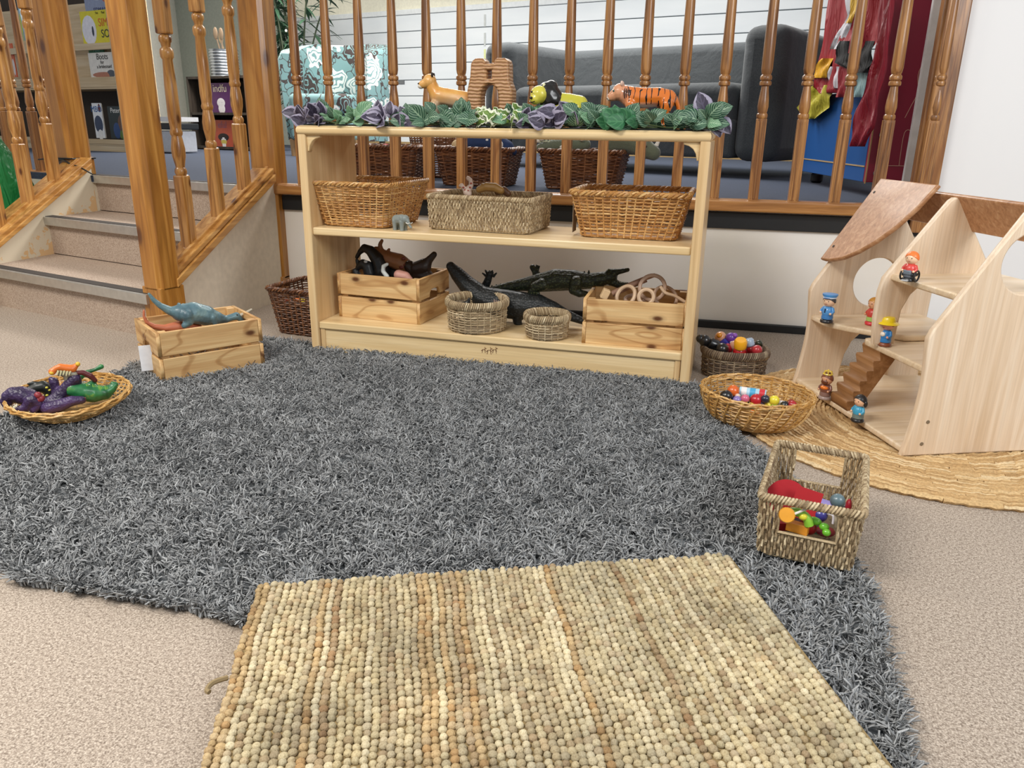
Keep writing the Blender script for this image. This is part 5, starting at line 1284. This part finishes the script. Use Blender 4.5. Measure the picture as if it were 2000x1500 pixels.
t, o0 = critter('toy_crocodile', 'dark green toy crocodile with open jaws at the back of the bottom shelf', 'toy animal', [(1195, 540), (1175, 545), (1150, 549), (1120, 547), (1085, 547), (1055, 552), (1020, 556), (980, 563), (940, 572), (905, 580)], [.017, .022, .024, .031, .034, .029, .020, .014, .010, .006], Yc, CRO,
     [([(1190, 532), (1205, 531), (1226, 527)], [.011, .009, .006], 0), ([(1190, 548), (1208, 556), (1226, 556)], [.013, .011, .007], 0), ([(1125, 552), (1120, 566), (1132, 573), (1145, 574)], [.019, .015, .012, .008], -.03), ([(1060, 556), (1045, 560), (1038, 570), (1050, 574)], [.019, .015, .012, .008], -.03), ([(1050, 545), (1046, 530), (1040, 522)], [.014, .011, .009], .03), ([(1046, 530), (1050, 520)], [.005, .004], .03)])
m = MB()
for k in range(9): p = atY(1194+k*3.6, 533.5-k*.5, Yc-.004)-o0; m.lathe([(.0016, 0), (.0003, -.005)], 6, tuple(p)); p = atY(1197+k*3.2, 550+k*.4, Yc-.006)-o0; m.lathe([(.0016, 0), (.0003, .005)], 6, tuple(p))
m.build('teeth', plain('d6d2bc', .4), t)
m = MB()
for k in range(4): m.tube([atY(1041+k*3, 528, Yc+.03)-o0, atY(1036+k*6, 516+abs(k-1.5)*2, Yc+.03)-o0], [.005, .002], 6)
for k in range(4): m.tube([atY(1034+k*4.5, 572, Yc-.04)-o0, atY(1031+k*6, 579, Yc-.055)-o0], [.004, .002], 6)
m.build('toes', CRO, t); MB().ell(tuple(atY(1189, 527, Yc-.012)-o0), .0035, 8, 6).build('eye', plain('4a4a20', .2), t)
m = MB()
for k in range(26): p = atY(1150-k*8.6, 549+3.2*math.sin(k*.25)-18+k*.9 if k < 12 else 549-10+(k-8)*1.5, Yc)-o0; m.lathe([(.005, -.004), (.001, .006)], 6, tuple(p))
m.build('back_ridge', CRO, t)
t, o0 = critter('toy_crocodile', 'blackish toy crocodile behind the round baskets, tail curving down to the right crate', 'toy animal', [(880, 520), (893, 535), (912, 556), (940, 580), (975, 592), (1015, 597), (1050, 596), (1080, 604), (1105, 614), (1140, 628)], [.014, .022, .028, .036, .044, .044, .034, .024, .016, .010], .21, CRB,
     [([(940, 575), (952, 550), (957, 535)], [.016, .012, .010], .05), ([(955, 538), (948, 528)], [.005, .003], .05), ([(955, 538), (962, 529)], [.005, .003], .05), ([(1015, 600), (1010, 625), (1016, 645)], [.018, .014, .009], -.02), ([(930, 590), (915, 610), (905, 625)], [.018, .014, .009], .02)])

m = MB()
for k in range(5): m.tube([atY(951+k*3, 540, .26)-o0, atY(942+k*7, 528+abs(k-2)*2.5, .26)-o0], [.006, .0025], 6)
m.build('toes', CRB, t)
BLK = plain('17181a', .4); BRN = plain('8d5f3c', .5); PNK = plain('c39082', .5); DBR = plain('2c2019', .45)
g = 'toy animals heaped in the left crate'
t, o0 = critter('toy_horse', 'black toy horse with arched neck standing up in the heap in the left crate', 'toy animal', [(703, 492), (712, 484), (724, 490), (738, 508), (746, 530), (742, 552)], [.008, .012, .016, .022, .028, .028], .19, BLK, [([(703, 492), (697, 502)], [.007, .006], 0)], grp=g)
t, o0 = critter('toy_cow', 'tan toy cow lying on its side on top of the heap in the left crate', 'toy animal', [(735, 490), (757, 505), (780, 512), (795, 520), (800, 532)], [.014, .024, .027, .022, .016], .215, BRN, [([(745, 492), (742, 478), (746, 470)], [.009, .006, .005], 0), ([(752, 497), (760, 487)], [.006, .004], 0)], grp=g)
for q in ((788, 505), (792, 518), (784, 522)): MB().ell(tuple(atY(*q, .19)-o0), (.008, .004, .006), 10, 6).build('spot', plain('6b2f24', .5), t)
t, o0 = critter('toy_pig', 'pink toy pig with its face over the rim of the left crate', 'toy animal', [(779, 537), (792, 540), (800, 548)], [.016, .015, .012], .135, PNK, grp=g)
t, o0 = critter('toy_bear', 'dark brown toy animal with a tall rounded ear at the right of the heap', 'toy animal', [(815, 525), (828, 520), (838, 508), (848, 497)], [.024, .024, .012, .009], .2, DBR, [([(800, 520), (812, 535), (835, 540)], [.018, .02, .02], 0)], grp=g)
t, o0 = critter('toy_cow', 'black and white toy cow at the left of the heap in the left crate', 'toy animal', [(700, 522), (709, 515), (718, 520), (722, 535)], [.009, .014, .017, .018], .17, plain('23272a', .4), [([(697, 508), (699, 515)], [.005, .006], 0), ([(694, 530), (700, 540)], [.01, .012], 0)], grp=g)
MB().ell(tuple(atY(714, 511, .15)-o0), (.007, .004, .005), 10, 6).build('white_patch', plain('b9bcbc', .5), t)
t, o0 = critter('toy_goose', 'white curved toy neck showing in front of the black horse in the left crate', 'toy animal', [(756, 540), (748, 530), (749, 520), (756, 516)], [.007, .006, .006, .005], .13, plain('c9cfcc', .5), grp=g)
t, o0 = critter('toy_bull', 'dark toy bull filling the middle back of the left crate', 'toy animal', [(740, 540), (770, 535), (810, 545)], [.028, .026, .026], .225, plain('1b1d1c', .5), [([(742, 480), (743, 474)], [.006, .005], 0)], grp=g)

# middle-shelf seagrass basket
g = 'toy animals in the seagrass basket'
t, o0 = critter('toy_giraffe', 'white and red patterned toy giraffe necks sticking out of the seagrass basket', 'toy animal', [(912, 375), (920, 362), (919, 352), (914, 348)], [.012, .007, .006, .006], .2, plain('cdb7a8', .5), [([(915, 378), (906, 368), (902, 362), (899, 363)], [.01, .006, .006, .005], 0)], .002, g)
for q in ((908, 371), (914, 372), (918, 366), (905, 366), (920, 358)): MB().ell(tuple(atY(*q, .191)-o0), (.004, .003, .003), 8, 5).build('red_spot', plain('a04a38', .5), t)
t, o0 = critter('toy_lion', 'mustard and brown toy lion lying in the seagrass basket', 'toy animal', [(936, 370), (950, 365), (966, 366), (978, 372)], [.010, .013, .013, .011], .2, plain('8d6a35', .5), [([(940, 368), (942, 360)], [.006, .004], 0)], .002, g)
t, o0 = critter('toy_bear', 'dark brown toy bear at the right of the lion in the seagrass basket', 'toy animal', [(972, 374), (984, 372), (992, 378)], [.011, .012, .01], .23, plain('5c3d26', .5), (), .002, g)

# dinosaurs in the floor crate
def beast(name, label, cat, P0, dirv, chains, mat, vox=.003, grp=None, off=0):
    nn = Vector((dirv[1], -dirv[0], 0)).normalized(); o0 = None; parts = []
    for pts, rs, *dy in chains:
        dd = dy[0] if dy else 0; L_ = []
        for (a, b), r in zip(pts, rs):
            p = vplane(Vector(P0)+nn*dd, dirv[0], dirv[1], a, b)
            if o0 is None: o0 = p.copy()
            L_.append((*(p-o0), r))
        parts.append(L_)
    t = thing(name, label, cat, o0, 0, grp); skin('body', parts, mat, t, vox, 2)
    return t, o0, (lambda a, b, dd=0: vplane(Vector(P0)+nn*dd, dirv[0], dirv[1], a, b)-o0)
TE = NT('teal_dinosaur'); TE.bump(TE.noise(TE.coord(), 150, 3), .4, .003); _f = TE.noise(TE.coord(), 22, 3); TE = TE.fin(TE.ramp(_f, [(.3, srgb('3d5560')), (.55, srgb('5d7e88')), (.8, srgb('8fa9a4'))]), .4, coat=.2)
t, o0, fn = beast('toy_dinosaur', 'teal crested toy dinosaur lying across the top of the floor crate, tail raised', 'toy animal', (-.24, -.25, .15), (.58, .81), [([(291, 574), (300, 586), (313, 597), (332, 607), (352, 611), (378, 611), (402, 616), (422, 621), (440, 624)], [.0035, .006, .008, .012, .024, .031, .029, .020, .011]),
    ([(440, 624), (452, 620), (462, 617), (473, 626)], [.010, .010, .011, .006]), ([(365, 615), (370, 628), (360, 636)], [.018, .012, .008], .02), ([(415, 620), (420, 632)], [.011, .007], .02)], TE)
MB().tube([tuple(fn(465, 618)), tuple(fn(480, 611)), tuple(fn(492, 604))], [.006, .005, .0035], 8).build('crest', plain('b5ac98', .4), t)
MB().ell(tuple(fn(463, 615, .011)), .0025, 8, 6).build('eye', plain('1a1510', .2), t)
m = MB()
for k in range(9): m.ell(tuple(fn(350+k*8, 596+k*1.4+(0 if k < 5 else (k-4)*1.2), -.004)), (.008, .004, .008), 8, 6)
m.build('back_frill', TE, t)
beast('toy_dinosaur', 'orange brown toy dinosaur half sunk in the floor crate, thin tail over its left corner', 'toy animal', (-.275, -.27, .15), (.58, .81), [([(281, 606), (281, 618), (287, 630), (302, 638), (322, 641), (345, 639), (368, 638), (385, 644)], [.0025, .0035, .005, .007, .010, .016, .020, .018])], plain('b86a4a', .45))
# tag on the crate
cA = Matrix.Translation((-.2294, -.4543, .012)) @ Matrix.Rotation(.9546, 4, 'Z')
tp = atZ(282, 674, .112); t = thing('paper_tag', 'white paper tag on a brown string hanging from the handle hole of the floor crate', 'tag', tp, -.83)
MB().box((0, 0, -.04), (.0012, .034, .078)).build('card', plain('e9ecf2', .6), t, smooth=False, bevel=.0005)
MB().tube([(0, 0, -.004), (-.012, .004, .03), (-.02, .012, .045)], .0009, 5).build('string', plain('a07a4c', .8), t)

# dragons in the left tray
P0 = (-.27, -.73, .06); DV = (.684, .729); PUR = NT('purple_scales'); _o = vor(PUR, PUR.coord(), 170); PUR.bump(_o.outputs['Distance'], .5, .003); PUR = PUR.fin(PUR.ramp(PUR.noise(PUR.coord(), 30, 3), [(.35, srgb('2a1d3c')), (.7, srgb('4a3564'))]), .42, coat=.1); GRN = NT('green_dragon'); _f = GRN.noise(GRN.coord(), 40, 3); GRN = GRN.fin(GRN.ramp(_f, [(.35, srgb('17522f')), (.6, srgb('2a7a45')), (.8, srgb('8aa83a'))]), .4, coat=.2)
g = 'toy dragons piled in the left tray'; DR = 'toy dragon'
t, o0, fn = beast('toy_dragon', 'purple toy dragon at the left of the tray, its curled tail over the rim', DR, P0, DV, [([(2, 783), (10, 792), (17, 786), (14, 774), (26, 770), (42, 772), (58, 776), (70, 782)], [.004, .006, .008, .012, .017, .021, .020, .014]), ([(58, 782), (50, 796), (36, 800)], [.011, .009, .007], .03), ([(64, 780), (76, 790), (66, 800)], [.011, .009, .008], .03)], PUR, .0028, g)
for q in ((74, 772), (80, 778), (74, 781)): MB().ell(tuple(fn(*q, .03)), (.009, .009, .009), 10, 6).build('red_muzzle', plain('8a2f38', .4), t)
for k in range(3): MB().tube([tuple(fn(27+k*3, 794-k*2, .035)), tuple(fn(26+k*3, 799-k*2, .045))], [.002, .0006], 6).build('claw', plain('d6d4c0', .4), t)
t, o0, fn = beast('toy_dragon', 'purple toy dragon rearing up in the middle of the left tray', DR, P0, DV, [([(84, 797), (100, 788), (114, 778), (124, 765), (134, 752), (146, 740), (151, 745)], [.016, .018, .017, .014, .013, .014, .010]), ([(112, 775), (108, 757), (105, 745), (100, 741)], [.012, .010, .010, .006], -.02), ([(92, 797), (118, 791), (140, 783), (160, 781)], [.014, .014, .012, .009], .035)], PUR, .0028, g)
for k in range(3): MB().tube([tuple(fn(160, 778+k*2.5, .035)), tuple(fn(168, 777+k*3, .04))], [.002, .0006], 6).build('claw', plain('9a3a3a', .4), t)
t, o0, fn = beast('toy_dragon', 'green toy dragon curled at the right side of the left tray', DR, P0, DV, [([(140, 760), (160, 765), (182, 768), (204, 767), (218, 759), (225, 751), (219, 748)], [.018, .022, .022, .017, .011, .007, .004]), ([(170, 764), (178, 752), (184, 745)], [.014, .010, .006], -.01)], GRN, .0028, g)
m = MB()
for k in range(12): m.lathe([(.004, -.003), (.0006, .009)], 6, tuple(fn(170+k*4, 755+(k % 3)*2+(k*.4), .01)))
m.build('spines', plain('6fa84a', .4), t)
t, o0, fn = beast('toy_dragon', 'green toy dragon with a leaf-tipped tail sticking out of the back of the tray', DR, (-.32, -.68, .06), DV, [([(140, 745), (155, 735), (170, 727), (186, 722), (198, 716)], [.012, .010, .005, .004, .006])], GRN, .0025, g)
t, o0, fn = beast('toy_dragon', 'small orange and yellow toy dragon lying on top of the pile in the left tray', DR, P0, DV, [([(102, 726), (108, 720), (118, 717), (130, 719), (142, 720), (150, 713)], [.008, .006, .008, .009, .009, .005])], plain('d8722a', .4, 0, .2), .002, g)
for q, r_ in (((101, 728), .006), ((152, 711), .006)): MB().ell(tuple(fn(*q, .004)), r_, 10, 6).build('yellow_end', plain('dfb53a', .4), t)
skin('grey_underside', [[(*fn(116, 730, .0), .006), (*fn(130, 729, 0), .008), (*fn(146, 731, 0), .008)], [(*fn(128, 730, 0), .006), (*fn(130, 742, 0), .005)]], plain('8f8c7c', .5), t, .002)
for k in range(5): MB().tube([tuple(fn(114+k*6, 724, .006)), tuple(fn(111+k*6, 733+k % 2*2, .012))], [.003, .001], 6).build('claw', plain('c4bf96', .4), t)
t, o0, fn = beast('toy_dragon', 'black winged toy dragon with yellow eyes at the back left of the tray', DR, (-.30, -.70, .06), DV, [([(60, 762), (74, 757), (84, 755), (96, 762), (100, 775)], [.010, .013, .014, .013, .014]), ([(82, 755), (74, 749), (64, 747), (54, 750)], [.008, .004, .003, .002])], plain('1c211d', .4), .0025, g)
for q in ((91, 757), (97, 762), (92, 772), (100, 777)): MB().ell(tuple(fn(*q, .013)), (.004, .004, .003), 8, 6).build('yellow_mark', plain('c9c04a', .3), t)
o = MB(); V_ = [tuple(fn(a, b, dd)) for dd in (0, .004) for a, b in ((14, 762), (30, 756), (30, 762), (46, 766), (28, 768))]; o.v = V_; o.f = [(0, 1, 2, 3, 4), (9, 8, 7, 6, 5)]+[(i, i+5, (i+1) % 5+5, (i+1) % 5) for i in range(5)]; o.build('wing', plain('22282a', .4), t, smooth=False)
beast('toy_dragon', 'dark red toy dragon tail arching over the green dragon in the left tray', DR, P0, DV, [([(150, 728), (163, 728), (176, 734), (186, 743)], [.005, .006, .007, .005])], plain('5a1f24', .4), .002, g)

# ------------------------------------------------------------------ contents of baskets and crates
g = 'loose wooden rings and sticks in the right crate'; WD = plain('b99b84', .5); WD2 = plain('c8ab8c', .5)
def ring(px, py, Y, R, r, tilt, label, mat=WD, rz=0):
    o = MB().tube([(R*math.cos(2*PI*i/32), R*math.sin(2*PI*i/32), 0) for i in range(32)], r, 8, True).build('wooden_ring', mat, None, loc=atY(px, py, Y), rot=(tilt, 0, rz)); tag(o, label, 'wooden ring', g)
ring(1274, 562, .12, .038, .006, rad(70), 'largest wooden ring standing up in the middle of the right crate')
ring(1222, 578, .10, .032, .006, rad(60), 'wooden ring tilted to the left in the right crate', WD2, rad(-30))
ring(1262, 580, .08, .022, .006, rad(75), 'small thick wooden ring at the front of the right crate', WD2)
ring(1300, 580, .13, .036, .005, rad(50), 'wooden ring leaning at the right end of the right crate', WD, rad(30))
ring(1240, 585, .15, .03, .006, rad(15), 'wooden ring lying flat under the others in the right crate')
o = MB().tube([atY(1196, 574, .13), atY(1235, 556, .14), atY(1262, 545, .15)], .010, 10).build('wooden_stick', plain('8d6a55', .6)); tag(o, 'thick brown stick leaning across the back of the right crate', 'stick', g)
o = MB().tube([atY(1250, 548, .14), atY(1280, 537, .15)], .006, 8).build('wooden_stick', plain('a07c66', .6)); tag(o, 'thin pale stick end rising above the rings in the right crate', 'stick', g)
o = MB().box((0, 0, 0), (.022, .022, .03)).build('wooden_block', plain('d8b98e', .5), None, smooth=False, bevel=.002, loc=atY(1182, 574, .07), rot=(.1, .4, .3)); tag(o, 'pale square wooden block at the left front of the right crate', 'block')
o = MB().tube(smooth_path([atY(1290, 560, .1), atY(1300, 572, .09), atY(1318, 578, .09), atY(1338, 590, .09)], 4), .005, 8).build('wooden_stick', WD2); tag(o, 'curved wooden piece at the right front of the right crate', 'stick', g)
for k in range(5):
    o = MB().box((0, 0, 0), (.05, .03, .03)).build('wooden_block', WD, None, smooth=False, bevel=.003, loc=(.96+k*.052, .11+.02*(k % 2), Z2+.075), rot=(.2*k, .3, .5*k)); tag(o, ('first', 'second', 'third', 'fourth', 'fifth')[k]+' brown block from the left under the rings in the right crate', 'block', g)
# round basket
t, o0 = critter('toy_whale', 'black toy whale lying in the larger round seagrass basket', 'toy animal', [(893, 600), (908, 596), (915, 590), (916, 584)], [.014, .012, .006, .004], .1, plain('15191b', .35), (), .002)
t, o0 = critter('toy_crab', 'orange toy crab with pale claws at the right of the larger round basket', 'toy animal', [(962, 600), (970, 597), (976, 594)], [.008, .008, .006], .12, plain('b8603a', .45), (), .002)
for k in range(4): MB().tube([tuple(atY(966+k*3, 594, .115)-o0), tuple(atY(965+k*4, 585+k, .11)-o0)], [.002, .001], 6).build('leg', plain('d9b8a4', .5), t)
# dark wicker basket on the floor
for px, py, c, w_ in ((562, 590, 'c2432f', 'red'), (580, 585, 'd9712e', 'orange'), (592, 588, 'e0c52c', 'yellow')):
    o = MB().ell((0, 0, 0), (.016, .012, .010), 12, 8).build('toy_piece', plain(c, .4), None, loc=atY(px, py, .27)); tag(o, w_+' toy piece in the dark brown wicker basket left of the shelf', 'toy', 'toy pieces in the brown basket')
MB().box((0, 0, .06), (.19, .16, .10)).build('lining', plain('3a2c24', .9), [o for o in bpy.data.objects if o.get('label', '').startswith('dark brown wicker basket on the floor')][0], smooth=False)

def peg(label, px, py, Y, hc, bc_, r=.017, tilt=(0, 0, 0), extra=(), name='toy_figure', g='round toy figures in the oval basket'):
    t = thing(name, label, 'toy figure', atY(px, py, Y), 0, g); t.rotation_euler = tilt
    MB().lathe([(r*.75, -r*1.7), (r*.95, -r*1.4), (r*.9, -r*.4), (r*.5, 0)], 16).build('body', plain(bc_, .3, 0, .4), t)
    MB().ell((0, 0, r*.55), r*.95, 16, 10).build('head', plain(hc, .3, 0, .4), t)
    for q in extra: MB().ell(tuple(Vector(q[0])*r), q[1]*r, 12, 8).build(q[3], plain(q[2], .3, 0, .4), t)
    return t
peg('black round-headed toy hanging over the left rim of the oval basket', 1383, 668, .2, '17181a', '17181a', .020, (0, rad(-70), 0), [((0, 0, 1.3), .7, '1c1d1f', 'nose')])
peg('black toy figure in the front of the oval basket', 1410, 688, .17, '141517', 'e2e2e2', .021, (rad(20), 0, 0))
peg('toy figure with peach head and yellow coat at the back of the oval basket', 1405, 664, .25, 'd9a07a', 'd9a81f', .019, (0, rad(15), 0), [((-.3, -.6, .9), .5, 'd98a1e', 'cap'), ((.3, -.9, -.6), .5, '5560a0', 'scarf')])
peg('purple and blue toy figure at the back middle of the oval basket', 1423, 664, .24, '6b3aa0', '2b2f96', .018, (0, rad(40), 0), [((.1, -.4, 1.4), .45, '8a4fb8', 'tuft'), ((.6, -.6, .2), .4, 'e6e0e6', 'face')])
peg('red toy figure with a peach face in the middle of the oval basket', 1430, 677, .2, 'e2ab94', 'b51f30', .017, (0, rad(60), 0))
peg('red toy figure with a big yellow base at the front of the oval basket', 1445, 682, .165, 'b8161e', 'e8a81c', .021, (rad(-160), 0, 0))
peg('red toy figure with white and blue face at the right of the oval basket', 1466, 678, .2, 'b3202a', '9fb4cc', .016, (0, rad(160), 0), [((.8, 0, .9), .45, 'a81620', 'ear'), ((-.7, 0, .9), .45, 'a81620', 'ear')])
peg('dark red round toy at the right end of the oval basket', 1478, 688, .18, 'b03038', '7c1f26', .017, (rad(30), 0, 0))
peg('dark green toy figure at the back right of the oval basket', 1478, 672, .26, '27301f', '3a2222', .012, (0, rad(70), 0))
g2 = 'small figures in the right willow tray'
TY = -.21
peg('black toy cup at the left end of the right willow tray', 1418, 778, TY-.02, '191a1d', '2a2b30', .018, (rad(40), 0, 0), (), 'toy_figure', g2)
peg('orange toy figure with blue dungarees at the back of the right willow tray', 1434, 770, TY+.0, 'd9662a', '3457a0', .017, (0, rad(-20), 0), [((.5, -.8, -.2), .45, 'd9c0b0', 'hand')], 'toy_figure', g2)
t = thing('toy_tin', 'small cylinder printed blue, white and red lying in the right willow tray', 'toy', atY(1470, 768, TY+.02), 0); t.rotation_euler = (rad(90), rad(8), rad(84))
MB().lathe([(.013, -.034), (.014, -.033), (.014, .033), (.013, .034)], 20).build('tube', plain('a8cfe0', .35), t)
for z, c in ((-.022, 'e6e0dc'), (.0, '4aa3cc'), (.024, 'c9323a')): MB().lathe([(.0143, z-.007), (.0143, z+.007)], 20).build('printed_band', plain(c, .35), t)
for lab_, px, py, h_, b_, r_, tl in (('red domed toy with orange rim in the middle of the right willow tray', 1476, 788, 'b5202a', 'e0742c', .017, (rad(-20), 0, 0)), ('yellow toy figure at the front left of the right willow tray', 1451, 791, 'ddd03a', 'e6df52', .013, (rad(60), 0, 0)), ('pale yellow toy figure next to the red dome in the right willow tray', 1466, 794, 'd9dc62', 'c9b83a', .012, (rad(70), rad(30), 0)),
    ('yellow toy figure at the right of the red dome in the tray', 1508, 785, 'e3d53c', 'ead94a', .014, (rad(20), rad(40), 0)), ('black and white toy figure near the right end of the tray', 1530, 791, '1b1b1e', 'e4e0de', .012, (rad(60), rad(60), 0)), ('red toy figure at the right tip of the tray', 1547, 790, 'a8252c', '8d1f28', .012, (rad(80), rad(20), 0)),
    ('green and maroon toy figure at the front right of the tray', 1512, 794, '7fb03a', '7a1f2c', .011, (rad(80), rad(-40), 0)), ('lilac toy figure at the front of the black cup in the tray', 1441, 783, '8a76b4', '6f5fa8', .012, (rad(50), rad(-30), 0)), ('pink toy figure in front of the printed cylinder', 1455, 781, 'd26a86', '30272e', .012, (rad(40), 0, 0)), ('dark blue toy figure behind the red dome in the tray', 1492, 782, '25283c', '3a2f50', .012, (rad(30), rad(30), 0))):
    peg(lab_, px, py, TY-.03, h_, b_, r_, tl, (), 'toy_figure', g2)

# instruments in the handled basket
g3 = 'wooden instruments in the handled basket'
def ins(name, label, mb, mat, px, py, z, rot=(0, 0, 0), kids=(), cat='instrument'):
    t = thing(name, label, cat, atZ(px, py, z), 0, g3); t.rotation_euler = rot
    mb.build('body', mat, t, bevel=0)
    if not name.startswith(('felt', 'lilac')): t.scale = (.72,)*3
    for nm, b2_, m2 in kids: b2_.build(nm, m2, t)
    return t
ins('felt_disc', 'large dark red felt disc standing at the left back of the handled basket', MB().lathe([(.001, -.003), (.036, -.003), (.036, .003), (.001, .003)], 30), plain('a3101e', .8), 1536, 975, .10, (rad(62), rad(10), rad(-10)))
ins('felt_square', 'dark red square standing beside the felt disc in the handled basket', MB().box((0, 0, 0), (.045, .006, .055)), plain('a8101c', .7), 1574, 985, .105, (rad(-20), rad(8), rad(-12)))
ins('clapper', 'orange wooden clapper with a pale stick, seen through the front handle hole', MB().lathe([(.001, -.006), (.017, -.005), (.019, 0), (.017, .005), (.001, .006)], 24), plain('dd9a2e', .35, 0, .3), 1537, 1006, .115, (rad(65), 0, rad(-5)), [('stick', MB().tube([(.008, 0, 0), (.05, .028, -.005)], .003, 8), plain('e0dcd2', .5))])
ins('wooden_block', 'orange wooden block seen through the front handle hole', MB().box((0, 0, 0), (.05, .02, .022)), plain('e0942e', .35, 0, .3), 1558, 1030, .085, (0, 0, rad(-20)), (), 'block')
ins('shaker', 'green and yellow curved shaker in the handled basket', MB().tube(smooth_path([(-.03, 0, .012), (-.01, 0, .016), (.01, 0, .006), (.018, 0, -.012)], 4), .011, 12), plain('8cc63a', .35, 0, .3), 1566, 1014, .105, (0, 0, rad(-10)), [('yellow_band', MB().ell((.002, -.003, .010), (.012, .012, .010)), plain('d9d43a', .35))])
ins('castanet', 'dark red round castanet under the green shaker', MB().ell((0, 0, 0), (.022, .012, .022), 18, 10), plain('9c1a1e', .35, 0, .3), 1578, 1028, .085, (0, rad(20), rad(-30)))
ins('bead_rattle', 'green wooden bead rattle lying to the right in the handled basket', MB().ell((-.012, 0, 0), (.017, .010, .010)).ell((.012, -.006, -.006), (.012, .010, .010)).ell((.02, -.016, -.014), (.010, .009, .009)), plain('6ab52e', .3, 0, .4), 1601, 1020, .10, (0, 0, rad(-15)), [('stick', MB().tube([(-.05, .004, .002), (.0, 0, 0)], .0022, 6), plain('e8e6e0', .5))])
ins('ball', 'purple wooden ball behind the green bead rattle', MB().ell((0, 0, 0), .017), plain('3c3a86', .3, 0, .4), 1603, 1006, .09, (0, 0, 0), [('hoop', MB().tube(smooth_path([(.012, -.01, .012), (.026, -.012, .008), (.028, -.014, -.012)], 5), .0028, 8), plain('e8e4ea', .4))], 'ball')
ins('maraca', 'grey blue wooden maraca head with cream stem at the right of the handled basket', MB().ell((0, 0, 0), (.018, .018, .018), 18, 12).lathe([(.013, -.03), (.006, -.016)], 14), plain('5c7178', .35, 0, .3), 1636, 978, .12, (rad(10), rad(-5), 0), [('stem', MB().tube([(0, 0, -.02), (.0, -.005, -.075)], .0038, 8), plain('ddd3b8', .5))])
ins('wooden_block', 'grey wooden piece beside the maraca in the handled basket', MB().box((0, 0, 0), (.024, .02, .03)), plain('6a7d84', .5), 1643, 995, .08, (0, 0, .3), (), 'block')
ins('drum_stick', 'dark red rounded piece against the right wall of the handled basket', MB().ell((0, 0, 0), (.008, .014, .022)), plain('9c1626', .4), 1657, 990, .09)
ins('lilac_cloth', 'lilac cloth behind the red pieces in the handled basket', MB().ell((0, 0, 0), (.05, .03, .008)), plain('9a8fd0', .7), 1590, 985, .075, (0, 0, -.2), (), 'cloth')
ins('blue_block', 'dark blue block at the left corner of the handled basket', MB().box((0, 0, 0), (.025, .05, .03)), plain('2c4a7c', .5), 1518, 1015, .07, (0, 0, -.2), (), 'block')
ins('wooden_block', 'small red block at the lower left of the front handle hole', MB().box((0, 0, 0), (.03, .02, .02)), plain('b3262c', .4), 1530, 1026, .075, (0, 0, .2), (), 'block')
ins('castanet', 'maroon flat castanet lying at the lower right of the front handle hole', MB().ell((0, 0, 0), (.024, .018, .008)), plain('7d1b26', .35, 0, .3), 1612, 1038, .07, (.3, 0, .2))
ins('wooden_block', 'dark green wooden piece under the bead rattle', MB().box((0, 0, 0), (.06, .02, .015)), plain('2c4a34', .5), 1592, 1034, .06, (0, .1, -.2), (), 'block')
ins('wooden_block', 'plum coloured block between the castanets', MB().box((0, 0, 0), (.05, .03, .02)), plain('5a2a3a', .5), 1560, 1022, .06, (0, .1, .1), (), 'block')
